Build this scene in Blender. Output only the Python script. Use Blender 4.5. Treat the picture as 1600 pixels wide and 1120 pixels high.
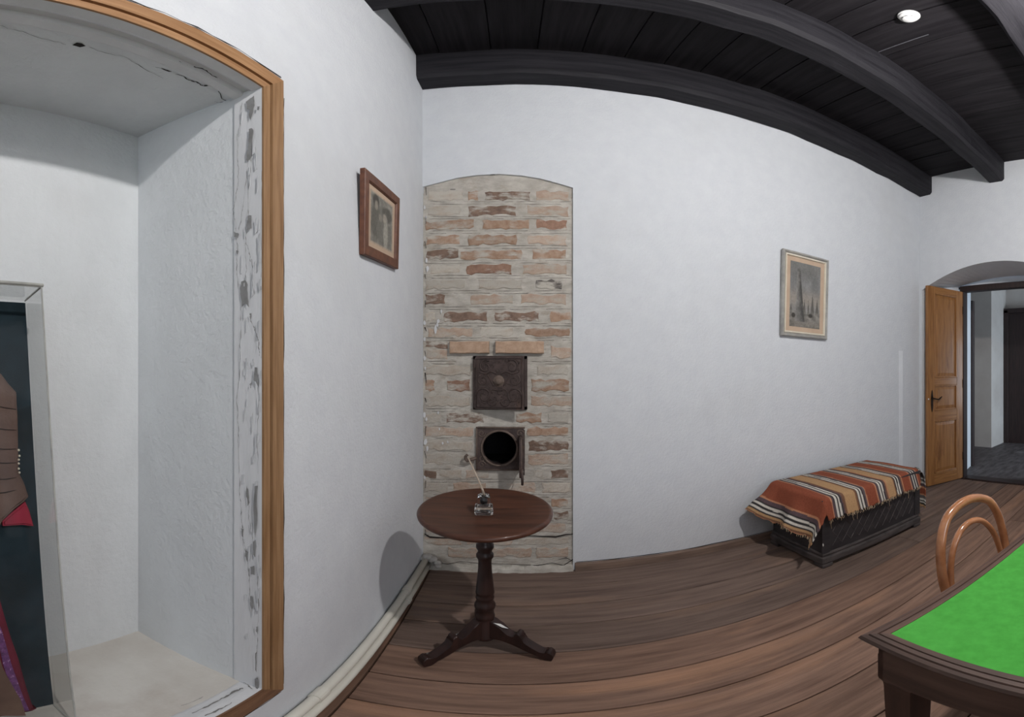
import bpy, bmesh, math, random
from mathutils import Vector, Matrix
for o in list(bpy.data.objects): bpy.data.objects.remove(o, do_unlink=True)
S = bpy.context.scene
C = S.collection
PI = math.pi
F, X0, Y0, H = 632.0, 802.0, 580.0, 1.35      # the panorama: pixels per radian, column of +Y, row of the horizon, lens height

# ------------------------------------------------------------------ camera (a crop of a 360 degree panorama)
cd = bpy.data.cameras.new('camera'); cam = bpy.data.objects.new('camera', cd); C.objects.link(cam)
cam.location = (0, 0, H); cam.rotation_euler = (PI/2, 0, 0)
cd.type = 'PANO'; cd.panorama_type = 'EQUIRECTANGULAR'
cd.longitude_min = -X0/F; cd.longitude_max = (1600-X0)/F
cd.latitude_min = -(1120-Y0)/F; cd.latitude_max = Y0/F
cd.clip_start = 0.01
S.camera = cam
# ------------------------------------------------------------------ world, lights, exposure
W = bpy.data.worlds.new('world'); S.world = W; W.use_nodes = True
W.node_tree.nodes['Background'].inputs[0].default_value = (0.62, 0.78, 1.0, 1)
W.node_tree.nodes['Background'].inputs[1].default_value = 0.6
LAMP = (1.27, 0.08, 2.95)
LAMP_RADIANCE = 1700.0
GLOBE = (2.37, 0.0, 3.05)
GLOBE_RADIANCE = 38.0
LAMP_COLOUR = (1.0, 0.968, 0.95)
def area(name, loc, rot, sx, sy, power, col):
    l = bpy.data.lights.new(name, 'AREA'); l.shape = 'RECTANGLE'; l.size = sx; l.size_y = sy; l.energy = power; l.color = col
    o = bpy.data.objects.new(name, l); C.objects.link(o); o.location = loc; o.rotation_euler = rot; return o
area('daylight_front_window', (1.0, -3.42, 1.65), (PI/2, 0, 0), 1.3, 1.5, 42, (0.84, 0.92, 1.0))      # daylight in the window behind the camera
area('daylight_hall_window', (6.0, -1.12, 1.3), (PI/2, 0, 0), 1.2, 1.4, 85, (0.70, 0.85, 1.0))         # daylight in the hall beyond the door
S.view_settings.view_transform = 'Standard'; S.view_settings.look = 'None'
S.view_settings.gamma = 1.0; S.view_settings.use_curve_mapping = False
S.view_settings.exposure = -0.1

# ------------------------------------------------------------------ helpers
def sr(r, g, b):
    f = lambda c: ((c/255+0.055)/1.055)**2.4 if c > 10 else c/255/12.92
    return (f(r), f(g), f(b))
def lon(px): return (px-X0)/F
def tn(py): return math.tan((Y0-py)/F)
def on_y(px, py, y):          # a measured picture point on the plane y = const
    x = y*math.tan(lon(px)); return Vector((x, y, H+math.hypot(x, y)*tn(py)))
def on_x(px, py, x):
    y = x/math.tan(lon(px)); return Vector((x, y, H+math.hypot(x, y)*tn(py)))
def on_z(px, py, z=0.0):
    r = (z-H)/tn(py); return Vector((r*math.sin(lon(px)), r*math.cos(lon(px)), z))

def mat(name, c1, c2=None, rough=0.7, scale=6.0, stretch=(1,1,1), detail=6.0, lo=0.35, hi=0.65, bump=0.0, bscale=60.0, bstretch=(1,1,1),
        bdist=0.002, rnd=0.0, c3=None, s3=3.0, t3=(0.55,0.65), stretch3=(1,1,1), metal=0.0, spec=0.5, coat=0.0, attr=None, rough2=None):
    m = bpy.data.materials.new(name); m.use_nodes = True
    nt = m.node_tree; N = nt.nodes; L = nt.links
    B = N['Principled BSDF']
    B.inputs['Roughness'].default_value = rough; B.inputs['Metallic'].default_value = metal
    B.inputs['Specular IOR Level'].default_value = spec; B.inputs['Coat Weight'].default_value = coat; B.inputs['Coat Roughness'].default_value = 0.15
    tc = N.new('ShaderNodeTexCoord'); oi = N.new('ShaderNodeObjectInfo')
    mu = N.new('ShaderNodeVectorMath'); mu.operation = 'SCALE'; mu.inputs[0].default_value = (37.1, 19.7, 53.3)
    L.new(oi.outputs['Random'], mu.inputs['Scale'])
    ad = N.new('ShaderNodeVectorMath'); ad.operation = 'ADD'
    L.new(tc.outputs['Object'], ad.inputs[0]); L.new(mu.outputs[0], ad.inputs[1])
    def noise(sc, st, det=detail):
        mp = N.new('ShaderNodeMapping'); mp.inputs['Scale'].default_value = st; L.new(ad.outputs[0], mp.inputs['Vector'])
        n = N.new('ShaderNodeTexNoise'); n.inputs['Scale'].default_value = sc; n.inputs['Detail'].default_value = det; n.inputs['Roughness'].default_value = 0.6
        L.new(mp.outputs[0], n.inputs['Vector']); return n.outputs['Fac']
    def rng(x, a, b, c=0.0, d=1.0):
        r = N.new('ShaderNodeMapRange'); r.inputs['From Min'].default_value = a; r.inputs['From Max'].default_value = b
        r.inputs['To Min'].default_value = c; r.inputs['To Max'].default_value = d; L.new(x, r.inputs['Value']); return r.outputs['Result']
    def mix(f, a, b, bt='MIX'):
        x = N.new('ShaderNodeMix'); x.data_type = 'RGBA'; x.blend_type = bt
        if isinstance(f, float): x.inputs[0].default_value = f
        else: L.new(f, x.inputs[0])
        for i, v in ((6, a), (7, b)):
            if isinstance(v, tuple): x.inputs[i].default_value = (*v, 1)
            else: L.new(v, x.inputs[i])
        return x.outputs[2]
    if attr:
        at = N.new('ShaderNodeVertexColor'); at.layer_name = attr
        col = at.outputs['Color']
        n1 = noise(scale, stretch)
        g = rng(n1, 0.25, 0.75, 0.78, 1.15)
        cc = N.new('ShaderNodeCombineColor'); [L.new(g, cc.inputs[i]) for i in range(3)]
        col = mix(1.0, col, cc.outputs[0], 'MULTIPLY')
    else:
        if c2 is None: c2 = tuple(v*0.86 for v in c1)
        n1 = noise(scale, stretch)
        f1 = rng(n1, lo, hi)
        col = mix(f1, c1, c2)
        if c3 is not None:
            col = mix(rng(noise(s3, stretch3, 9.0), t3[0], t3[1]), col, c3)
        if rough2 is not None:
            L.new(rng(n1, lo, hi, rough, rough2), B.inputs['Roughness'])
    if rnd:
        g = rng(oi.outputs['Random'], 0, 1, 1-rnd, 1+rnd)
        cc = N.new('ShaderNodeCombineColor'); [L.new(g, cc.inputs[i]) for i in range(3)]
        col = mix(1.0, col, cc.outputs[0], 'MULTIPLY')
    L.new(col, B.inputs['Base Color'])
    if bump:
        bp = N.new('ShaderNodeBump'); bp.inputs['Strength'].default_value = bump; bp.inputs['Distance'].default_value = bdist
        L.new(noise(bscale, bstretch, 8.0), bp.inputs['Height']); L.new(bp.outputs[0], B.inputs['Normal'])
    return m
def glass(name, col=(1,1,1), rough=0.0, ior=1.45):
    m = bpy.data.materials.new(name); m.use_nodes = True; B = m.node_tree.nodes['Principled BSDF']
    B.inputs['Base Color'].default_value = (*col, 1); B.inputs['Transmission Weight'].default_value = 1; B.inputs['Roughness'].default_value = rough; B.inputs['IOR'].default_value = ior
    return m
def sheet_glass(name, tint, gloss=0.08):           # thin clear acrylic: mostly transparent with a weak reflection
    m = bpy.data.materials.new(name); m.use_nodes = True; nt = m.node_tree; nt.nodes.clear()
    o = nt.nodes.new('ShaderNodeOutputMaterial'); t = nt.nodes.new('ShaderNodeBsdfTransparent'); g = nt.nodes.new('ShaderNodeBsdfGlossy'); x = nt.nodes.new('ShaderNodeMixShader')
    lw_ = nt.nodes.new('ShaderNodeLayerWeight'); fr = nt.nodes.new('ShaderNodeMapRange'); fr.interpolation_type = 'SMOOTHSTEP'
    nt.links.new(lw_.outputs['Facing'], fr.inputs['Value']); fr.inputs['From Min'].default_value = 0.3; fr.inputs['To Min'].default_value = 0.04; fr.inputs['To Max'].default_value = 0.45
    t.inputs[0].default_value = (*tint, 1); g.inputs['Roughness'].default_value = 0.05; g.inputs[0].default_value = (0.9, 0.9, 0.9, 1)
    nt.links.new(fr.outputs[0], x.inputs[0]); nt.links.new(t.outputs[0], x.inputs[1]); nt.links.new(g.outputs[0], x.inputs[2]); nt.links.new(x.outputs[0], o.inputs[0])
    return m
def emit(name, col, k):
    m = bpy.data.materials.new(name); m.use_nodes = True; B = m.node_tree.nodes['Principled BSDF']
    B.inputs['Emission Color'].default_value = (*col, 1); B.inputs['Emission Strength'].default_value = k; return m

def obj(name, me, m, parent=None, loc=None, rot=None, smooth=False):
    if isinstance(me, bmesh.types.BMesh):
        bm = me; me = bpy.data.meshes.new(name)
        bmesh.ops.recalc_face_normals(bm, faces=bm.faces); bm.to_mesh(me); bm.free()
    if m is not None and not me.materials: me.materials.append(m)
    if smooth: 
        for p in me.polygons: p.use_smooth = True
    o = bpy.data.objects.new(name, me); C.objects.link(o)
    if parent is not None: o.parent = parent
    if loc is not None: o.location = loc
    if rot is not None: o.rotation_euler = rot
    return o
def tag(o, label=None, cat=None, kind=None, group=None):
    if label: o['label'] = label
    if cat: o['category'] = cat
    if kind: o['kind'] = kind
    if group: o['group'] = group
    return o
def thing(name, label, cat, loc=(0,0,0), rot=(0,0,0), group=None):
    o = bpy.data.objects.new(name, None); C.objects.link(o); o.location = loc; o.rotation_euler = rot; o.empty_display_size = 0.1
    return tag(o, label, cat, None, group)
def struct(name, me, m, label, parent=None, smooth=False):
    o = obj(name, me, m, parent, smooth=smooth)
    if parent is None: o['kind'] = 'structure'; o['label'] = label
    return o
def box(bm, lo, hi, bev=0.0, seg=2, M=None):
    x0,y0,z0 = lo; x1,y1,z1 = hi
    v = [bm.verts.new(p) for p in ((x0,y0,z0),(x1,y0,z0),(x1,y1,z0),(x0,y1,z0),(x0,y0,z1),(x1,y0,z1),(x1,y1,z1),(x0,y1,z1))]
    fs = [bm.faces.new([v[i] for i in q]) for q in ((3,2,1,0),(4,5,6,7),(0,1,5,4),(1,2,6,5),(2,3,7,6),(3,0,4,7))]
    if bev > 0:
        es = list({e for f in fs for e in f.edges})
        r = bmesh.ops.bevel(bm, geom=es, offset=bev, segments=seg, affect='EDGES', profile=0.5)
        v = list({w for f in r['faces'] for w in f.verts} | {w for w in v if w.is_valid})
    if M is not None: bmesh.ops.transform(bm, matrix=M, verts=[w for w in v if w.is_valid])
    return bm
def Box(lo, hi, bev=0.0, seg=2, M=None):
    return box(bmesh.new(), lo, hi, bev, seg, M)
def quads(bm, pts): 
    return bm.faces.new([bm.verts.new(p) for p in pts])
def prism(bm, poly, off):            # polygon (3d points) pushed along the vector off
    off = Vector(off); a = [bm.verts.new(p) for p in poly]; b = [bm.verts.new(Vector(p)+off) for p in poly]; n = len(a)
    bm.faces.new(a[::-1]); bm.faces.new(b)
    for i in range(n): bm.faces.new((a[i], a[(i+1)%n], b[(i+1)%n], b[i]))
    return bm
def lathe(bm, prof, seg=32, M=None):
    rings = []; nv = []
    for r, z in prof:
        ring = [bm.verts.new((r*math.cos(2*PI*k/seg), r*math.sin(2*PI*k/seg), z)) for k in range(seg)] if r > 1e-5 else [bm.verts.new((0,0,z))]
        rings.append(ring); nv += ring
    for a, b in zip(rings, rings[1:]):
        for k in range(seg):
            k2 = (k+1)%seg
            if len(a) == 1 and len(b) == 1: continue
            if len(a) == 1: bm.faces.new((a[0], b[k], b[k2]))
            elif len(b) == 1: bm.faces.new((a[k], a[k2], b[0]))
            else: bm.faces.new((a[k], a[k2], b[k2], b[k]))
    if M is not None: bmesh.ops.transform(bm, matrix=M, verts=nv)
    return bm
def smooth_path(pts, n=6, closed=False):
    P = [Vector(p) for p in pts]; out = []; m = len(P)
    rg = range(m) if closed else range(m-1)
    for i in rg:
        p0 = P[i-1] if (i > 0 or closed) else P[0]; p1 = P[i]; p2 = P[(i+1)%m]; p3 = P[(i+2)%m] if (i+2 < m or closed) else P[-1]
        for k in range(n):
            t = k/n
            out.append(0.5*((2*p1)+(-p0+p2)*t+(2*p0-5*p1+4*p2-p3)*t*t+(-p0+3*p1-3*p2+p3)*t**3))
    if not closed: out.append(P[-1])
    return out
def tube(bm, path, r, seg=10, closed=False, flat=None):
    P = [Vector(p) for p in path]; n = len(P); R = r if isinstance(r, (list, tuple)) else [r]*n
    if len(R) != n: R = [R[0]+(R[-1]-R[0])*i/(n-1) for i in range(n)]
    T = []
    for i in range(n):
        a = P[i-1] if (i > 0 or closed) else P[i]; b = P[(i+1)%n] if (i < n-1 or closed) else P[i]; T.append((b-a).normalized())
    up = Vector((0,0,1)) if abs(T[0].z) < 0.9 else Vector((1,0,0))
    u = (up-T[0]*up.dot(T[0])).normalized(); rings = []
    for i in range(n):
        u = (u-T[i]*u.dot(T[i])).normalized(); w = T[i].cross(u)
        rings.append([bm.verts.new(P[i]+(u*math.cos(2*PI*k/seg)+w*math.sin(2*PI*k/seg))*R[i]) for k in range(seg)])
    for i in range(n if closed else n-1):
        a, b = rings[i], rings[(i+1)%n]
        for k in range(seg): bm.faces.new((a[k], a[(k+1)%seg], b[(k+1)%seg], b[k]))
    if not closed: bm.faces.new(rings[0][::-1]); bm.faces.new(rings[-1])
    return bm
def Tube(path, r, seg=10, closed=False): return tube(bmesh.new(), path, r, seg, closed)
def ribbon(bm, pts, w, n, lift=0.0):           # a flat crack or line of changing width on a plane with normal n
    P = [Vector(p) for p in pts]; n = Vector(n); L = []; 
    for i, p in enumerate(P):
        t = (P[min(i+1, len(P)-1)]-P[max(i-1, 0)]).normalized(); s = n.cross(t); ww = (w[i] if isinstance(w, list) else w)/2
        L.append((bm.verts.new(p+s*ww+n*lift), bm.verts.new(p-s*ww+n*lift)))
    for a, b in zip(L, L[1:]): bm.faces.new((a[0], a[1], b[1], b[0]))
def painted(name, w, h, nx, ny, fn, m, parent, M):      # a flat print: a fine grid whose vertex colours are the picture
    vs = []; fs = []; cs = []
    for j in range(ny+1):
        for i in range(nx+1):
            vs.append(M @ Vector((w*i/nx, 0, h*j/ny))); cs.append(fn(i/nx, j/ny))
    for j in range(ny):
        for i in range(nx): a = j*(nx+1)+i; fs.append((a, a+1, a+nx+2, a+nx+1))
    me = bpy.data.meshes.new(name); me.from_pydata(vs, [], fs)
    ca = me.color_attributes.new('print', 'FLOAT_COLOR', 'POINT')
    for k, c in enumerate(cs): ca.data[k].color = (*c, 1)
    return obj(name, me, m, parent)
R = random.Random(7)
def frac(pts, amp, lv=3):           # a ragged version of a measured polyline
    P = [Vector((*p, 0)) for p in pts]
    for _ in range(lv):
        Q = [P[0]]
        for a, b in zip(P, P[1:]): Q += [(a+b)/2+Vector((R.uniform(-1, 1), R.uniform(-1, 1), 0))*amp, b]
        P = Q; amp *= 0.6
    return [(p.x, p.y) for p in P]
def hsh(x, y): 
    n = math.sin(x*127.1+y*311.7)*43758.5453; return n-math.floor(n)
def vn(x, y):
    xi, yi = math.floor(x), math.floor(y); fx, fy = x-xi, y-yi; fx = fx*fx*(3-2*fx); fy = fy*fy*(3-2*fy)
    return (hsh(xi, yi)*(1-fx)+hsh(xi+1, yi)*fx)*(1-fy)+(hsh(xi, yi+1)*(1-fx)+hsh(xi+1, yi+1)*fx)*fy
def fbm(x, y): return 0.5*vn(x, y)+0.27*vn(x*2.1, y*2.1)+0.15*vn(x*4.3, y*4.3)+0.08*vn(x*8.7, y*8.7)

# ------------------------------------------------------------------ materials
M_plaster = mat('white_plaster', sr(214,217,221), sr(209,212,217), rough=0.9, scale=9, detail=14, bump=0.6, bscale=60, bdist=0.006, spec=0.2, c3=sr(203,205,207), s3=0.9, t3=(0.58,0.9))
M_plaster_old = mat('old_niche_plaster', sr(216,219,221), sr(210,213,215), rough=0.9, scale=9, detail=14, stretch=(1,1,0.6), bump=0.6, bscale=50, bdist=0.006, spec=0.2, c3=sr(203,203,202), s3=1.3, t3=(0.58,0.9))
M_sill = mat('dusty_sill_plaster', sr(212,209,203), sr(198,193,186), rough=0.92, scale=4, bump=0.5, bscale=30, bdist=0.004, spec=0.2, c3=sr(182,173,164), s3=3.0, t3=(0.55,0.8))
M_hall = mat('hall_plaster', sr(196,190,184), sr(180,172,166), rough=0.9, scale=1.5, bump=0.3, bscale=50)
M_paint = mat('cracked_white_paint', sr(216,217,219), sr(205,206,208), rough=0.7, scale=9, stretch=(1,1,0.12), bump=0.6, bscale=30, bstretch=(1,1,0.15), bdist=0.004)
M_bare = mat('bare_grey_undercoat', sr(146,146,146), sr(126,125,124), rough=0.9, scale=20)
M_crack = mat('dark_crack', sr(46,40,38), sr(30,26,25), rough=1.0, scale=30)
M_crackgrey = mat('grey_crack', sr(132,130,128), sr(106,104,102), rough=1.0, scale=30)
M_trim = mat('oiled_pine_trim', sr(160,125,90), sr(130,96,63), rough=0.55, scale=5, stretch=(14,14,0.8), bump=0.25, bscale=20, bstretch=(6,6,0.4), c3=sr(98,66,40), s3=3.0, t3=(0.66,0.78), stretch3=(3,3,0.7))
M_trimh = mat('oiled_pine_head', sr(174,134,96), sr(144,104,68), rough=0.55, scale=5, stretch=(14,0.8,14), bump=0.25, bscale=20, bstretch=(6,0.4,6), c3=sr(98,66,40), s3=3.0, t3=(0.68,0.8), stretch3=(3,0.7,3))
M_joint = mat('struck_mortar_line', sr(128,122,114), sr(104,98,92), rough=1.0, scale=30)
M_trims = mat('dark_pine_sill', sr(132,98,74), sr(104,74,54), rough=0.55, scale=5, stretch=(14,0.8,14), bump=0.25, bscale=20, bstretch=(6,0.4,6))
M_plank = mat('worn_floor_plank', sr(150,121,105), sr(106,84,73), rough=0.62, scale=7.0, stretch=(0.3,4.5,4.5), detail=15, lo=0.3, hi=0.7, bump=0.7, bscale=14, bstretch=(0.4,8,8), bdist=0.006, rnd=0.16, c3=sr(182,140,112), s3=1.6, t3=(0.52,0.80), stretch3=(0.5,2.4,1), spec=0.06)
M_plankgrey = mat('dusty_floor_plank', sr(132,113,103), sr(95,80,73), rough=0.66, scale=7.0, stretch=(0.3,4.5,4.5), detail=15, lo=0.3, hi=0.7, bump=0.7, bscale=14, bstretch=(0.4,8,8), bdist=0.006, rnd=0.12, c3=sr(154,126,108), s3=1.6, t3=(0.54,0.82), stretch3=(0.5,2.4,1), spec=0.06)
M_subfloor = mat('floor_gap_dark', sr(24,18,16), sr(16,12,11), rough=0.95, spec=0.05)
M_border = mat('floor_border_board', sr(128,98,80), sr(92,70,58), rough=0.6, scale=4, stretch=(7,0.6,7), bump=0.4, bscale=12, bstretch=(9,0.6,9), rnd=0.1)
M_skirting = mat('brown_baseboard', sr(128,106,92), sr(98,80,70), rough=0.6, scale=5, stretch=(0.6,7,7), bump=0.2, bscale=14)
M_hallfloor = mat('grey_hall_floor', sr(92,86,86), sr(58,52,52), rough=0.6, scale=5, stretch=(0.8,3,1), bump=0.4, bscale=9, c3=sr(120,116,116), s3=2.5, t3=(0.6,0.8))
M_ceil = mat('black_ceiling_board', sr(42,40,43), sr(30,28,31), rough=0.62, scale=3, stretch=(9,0.6,4), bump=0.4, bscale=14, bstretch=(8,0.6,4), rnd=0.14, spec=0.12)
M_beam = mat('black_beam', sr(48,47,51), sr(33,32,36), rough=0.6, scale=3.5, stretch=(0.5,8,8), bump=0.6, bscale=9, bstretch=(0.5,6,6), bdist=0.006, rnd=0.06, spec=0.15)
M_mortar = mat('pale_mortar', sr(198,193,184), sr(170,164,155), rough=0.95, scale=14, detail=14, stretch=(0.8,1,1.5), bump=1.0, bscale=30, bstretch=(0.7,1,1.4), bdist=0.012, c3=sr(158,146,132), s3=11, t3=(0.55,0.78), stretch3=(0.8,1,1.4), spec=0.15)
def brickmat(n, a, b, smear, t):
    return mat(n, a, b, rough=0.93, scale=24, detail=14, bump=1.0, bscale=45, bdist=0.009, rnd=0.10, c3=smear, s3=17, t3=t, stretch3=(0.5,1,1.2), spec=0.15)
GR = sr(186,180,170)
M_brick = {'o': brickmat('brick_orange', sr(176,151,132), sr(154,125,105), GR, (0.48,0.66)),
           't': brickmat('brick_tan', sr(188,169,153), sr(176,152,134), GR, (0.45,0.66)),
           'd': brickmat('brick_dark', sr(142,119,105), sr(114,95,84), GR, (0.49,0.62)),
           'r': brickmat('brick_red', sr(164,132,114), sr(136,107,92), GR, (0.50,0.64)),
           'f': brickmat('brick_smeared', sr(186,175,162), sr(172,159,145), GR, (0.36,0.58)),
           'k': brickmat('brick_sooty', sr(112,106,102), sr(92,87,84), GR, (0.44,0.56)),
           'L': brickmat('brick_lintel', sr(190,163,141), sr(170,142,120), sr(170,148,130), (0.55,0.75))}
M_iron = mat('rusty_cast_iron', sr(86,72,68), sr(62,50,47), rough=0.62, scale=18, bump=0.8, bscale=60, bdist=0.004, metal=0.25, c3=sr(104,78,62), s3=6, t3=(0.58,0.75))
M_ironlight = mat('dusty_cast_iron', sr(118,102,92), sr(92,78,70), rough=0.75, scale=18, bump=0.8, bscale=70, bdist=0.004, metal=0.1)
M_soot = mat('soot_black', sr(22,18,20), sr(14,11,13), rough=0.95)
M_maho = mat('dark_mahogany', sr(88,54,40), sr(60,36,27), rough=0.38, scale=4, stretch=(0.8,6,6), bump=0.08, bscale=30, spec=0.3, coat=0.1)
M_mahodark = mat('dark_turned_wood', sr(54,35,31), sr(35,23,21), rough=0.42, scale=6, stretch=(4,4,1), bump=0.1, bscale=30, coat=0.08, spec=0.3)
M_paper = mat('white_paper', sr(228,226,222), rough=0.8)
M_glass = glass('clear_glass', (0.97,0.98,0.98))
M_ink = mat('dried_black_ink', sr(20,18,20), rough=0.3)
M_nib = mat('pale_pen', sr(176,160,142), sr(150,134,118), rough=0.35, scale=20)
M_pipe = mat('cream_painted_pipe', sr(222,219,208), sr(216,212,201), rough=0.4, scale=9)
M_foam = mat('white_filler_foam', sr(206,202,196), sr(178,172,166), rough=0.95, scale=20, bump=0.8, bscale=40, bdist=0.01)
M_framewood = mat('brown_picture_frame', sr(112,70,50), sr(86,52,38), rough=0.5, scale=9, stretch=(3,3,3), bump=0.15, bscale=40)
M_matboard = mat('aged_card_mount', sr(196,172,150), sr(184,160,138), rough=0.9, scale=6)
M_print = mat('printed_picture', (1,1,1), rough=0.85, attr='print', scale=60)
M_silver = mat('silvered_frame', sr(176,174,168), sr(150,148,144), rough=0.4, scale=12, metal=0.2)
M_slip = mat('cream_frame_slip', sr(226,218,200), sr(214,204,186), rough=0.5, scale=12)
M_chest = mat('black_chest_board', sr(52,48,50), sr(36,33,35), rough=0.6, scale=5, stretch=(1,1,3), bump=0.5, bscale=16, rnd=0.05, c3=sr(86,80,78), s3=4, t3=(0.64,0.82))
M_chestedge = mat('scuffed_chest_edge', sr(84,76,74), sr(50,45,45), rough=0.65, scale=7, stretch=(1,1,4), bump=0.5, bscale=20, c3=sr(136,128,122), s3=7, t3=(0.66,0.8))
M_rug = mat('striped_wool', (1,1,1), rough=0.95, attr='print', scale=110, bump=0.7, bscale=170, bdist=0.003, spec=0.1)
M_thread = mat('frayed_thread', sr(200,178,146), sr(170,142,108), rough=0.95)
M_felt = mat('green_baize', sr(76,160,68), sr(68,148,60), rough=0.95, scale=40, bump=0.3, bscale=400, bdist=0.001, spec=0.1, c3=sr(84,166,76), s3=4, t3=(0.5,0.9))
M_tabwood = mat('brown_table_wood', sr(100,74,62), sr(70,51,43), rough=0.6, scale=5, stretch=(0.6,6,6), bump=0.2, bscale=24, bstretch=(0.5,5,5), coat=0.0)
M_tabwoody = mat('brown_table_wood_cross', sr(92,70,60), sr(64,47,40), rough=0.6, scale=5, stretch=(6,0.6,6), bump=0.2, bscale=24, bstretch=(5,0.5,5), coat=0.0)
M_tableg = mat('brown_leg_wood', sr(70,48,41), sr(48,33,29), rough=0.45, scale=5, stretch=(6,6,0.6), bump=0.2, bscale=24)
M_bent = mat('varnished_bentwood', sr(178,122,84), sr(150,98,64), rough=0.24, scale=14, coat=0.5)
M_cane = mat('cane_seat', sr(184,146,96), sr(150,112,70), rough=0.7, scale=60, bump=0.6, bscale=120)
M_door = mat('honey_pine_door', sr(164,116,68), sr(132,88,48), rough=0.42, scale=4.5, stretch=(9,9,0.7), bump=0.15, bscale=20, bstretch=(8,8,0.6), c3=sr(92,54,26), s3=2.6, t3=(0.64,0.78), stretch3=(3,3,0.8), coat=0.1)
M_doordark = mat('dark_door_wood', sr(52,36,34), sr(34,24,23), rough=0.55, scale=5, stretch=(8,8,0.7), bump=0.2, bscale=20)
M_lock = mat('dark_lock_iron', sr(60,48,40), sr(40,32,28), rough=0.45, metal=0.6, scale=20)
M_plastic = mat('white_plastic', sr(236,236,234), sr(228,228,226), rough=0.35, scale=5)
M_slot = mat('dark_slot', sr(40,40,42), rough=0.8)
M_acrylic = sheet_glass('clear_acrylic', (0.90, 0.905, 0.90))
M_acryledge = mat('acrylic_edge', sr(176,176,170), sr(150,150,146), rough=0.3, scale=20)
M_board = mat('dark_teal_cloth', sr(44,58,66), sr(34,46,52), rough=0.95, scale=9, bump=0.4, bscale=300, bdist=0.001, spec=0.15)
M_jacket = mat('brown_wool_jacket', sr(112,92,84), sr(92,74,68), rough=0.95, scale=9, bump=0.6, bscale=120, bdist=0.003)
M_red = mat('crimson_silk', sr(158,32,60), sr(122,22,46), rough=0.6, scale=8, bump=0.3, bscale=30)
M_wine = mat('wine_red_cloth', sr(112,30,52), sr(84,22,40), rough=0.8, scale=8, bump=0.4, bscale=60)
M_purple = mat('purple_sequin_band', sr(120,72,128), sr(84,46,92), rough=0.35, scale=60, bump=1.0, bscale=160, bdist=0.004, c3=sr(196,160,196), s3=70, t3=(0.58,0.66))
M_skirt = mat('brown_skirt_cloth', sr(108,86,74), sr(84,64,56), rough=0.95, scale=8, bump=0.5, bscale=90)
M_bulb = emit('lit_bulb', LAMP_COLOUR, LAMP_RADIANCE)
M_cord = mat('black_cord', sr(24,24,26), rough=0.6)

# ------------------------------------------------------------------ the room: x -0.6 .. 3.93, y -3.3 .. 2.5, z 0 .. 3.73
XR, YB, YF, ZC = 3.93, 2.5, -3.4, 3.73
def wl(y): return -0.62+0.02*y                    # the left wall runs very slightly out of square
# floor
fl = struct('floor', Box((-1.3, YF, -0.06), (4.62, YB+0.1, -0.022)), M_subfloor, 'worn brown plank floor of the room')
seams = [2.52, 2.29, 2.065, 1.86, 1.615, 1.385, 1.19, 0.965, 0.74, 0.51, 0.28, 0.06, -0.17, -0.40, -0.63, -0.86, -1.09]
for k, (a, b) in enumerate(zip(seams, seams[1:])):
    cuts = [-0.518, 4.46]
    if k in (3, 8, 12): cuts = [-0.518, 2.55+0.3*(k % 3), 4.46]
    if k in (1, 6): cuts = [-0.518, 3.3, 4.46]
    for x0, x1 in zip(cuts, cuts[1:]):
        w = a-b; cx, cy = (x0+x1)/2, (a+b)/2; hx, hy = (x1-x0)/2-0.002, w/2-0.0032
        dz = R.uniform(-0.0025, 0.0)
        bm = Box((-hx, -hy, -0.024), (hx, hy, 0.0), 0.004, 2)
        obj('plank', bm, M_plankgrey if k < 4 else M_plank, fl, loc=(cx, cy, dz), rot=(R.uniform(-0.006, 0.006), 0, 0))
obj('plank_field', Box((-0.518, YF, -0.022), (4.46, -1.093, -0.002)), M_plank, fl)
bb = bmesh.new(); prism(bb, [(wl(YB)-0.01, YB, -0.022), (wl(YF)-0.01, YF, -0.022), (-0.522, YF, -0.022), (-0.522, YB, -0.022)], (0, 0, 0.023)); obj('border_board', bb, M_border, fl)
# ceiling boards
ce = struct('ceiling', Box((-0.75, YF, ZC+0.025), (XR+0.05, YB+0.1, ZC+0.06)), M_ceil, 'black boarded ceiling above the beams')
cs = [-0.72, -0.43, -0.13, 0.14, 0.40, 0.66, 0.91, 1.16, 1.427, 1.628, 1.923, 2.16, 2.40, 2.635, 2.92, 3.20, 3.46, 3.74, 3.95]
for a, b in zip(cs, cs[1:]):
    hx = (b-a)/2-R.choice([0.002, 0.003, 0.005]); dz = R.uniform(0, 0.008)
    obj('ceiling_board', Box((-hx, -(YB-YF)/2, 0), (hx, (YB-YF)/2, 0.024), 0.002, 1), M_ceil, ce, loc=((a+b)/2, (YB+YF)/2, ZC+dz))
# beams
def beam(y0, y1, label, z0=3.49):
    bm = bmesh.new(); n = 26; rr = random.Random(int(y0*100)+50); rings = []
    hw, hz = (y1-y0)/2, (ZC+0.012-z0)/2; c = 0.028
    prof = [(-hw, hz), (-hw, -hz+c), (-hw+c*0.8, -hz), (hw-c*0.8, -hz), (hw, -hz+c), (hw, hz)]
    for i in range(n+1):
        x = -0.72+(XR+0.12+0.72)*i/n
        jy, jz = rr.uniform(-0.006, 0.006), rr.uniform(-0.006, 0.005)
        rings.append([bm.verts.new((x, (y0+y1)/2+p+jy+rr.uniform(-0.003, 0.003), (ZC+0.012+z0)/2+q+(jz+rr.uniform(-0.003, 0.003) if q < 0.09 else 0))) for p, q in prof])
    for a, b in zip(rings, rings[1:]):
        for k in range(6): bm.faces.new((a[k], a[(k+1)%6], b[(k+1)%6], b[k]))
    bm.faces.new(rings[0]); bm.faces.new(rings[-1][::-1])
    o = struct('ceiling_beam', bm, M_beam, label); o['group'] = 'black ceiling beams'; return o
beam(2.335, 2.515, 'black ceiling beam lying along the back wall')
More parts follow.
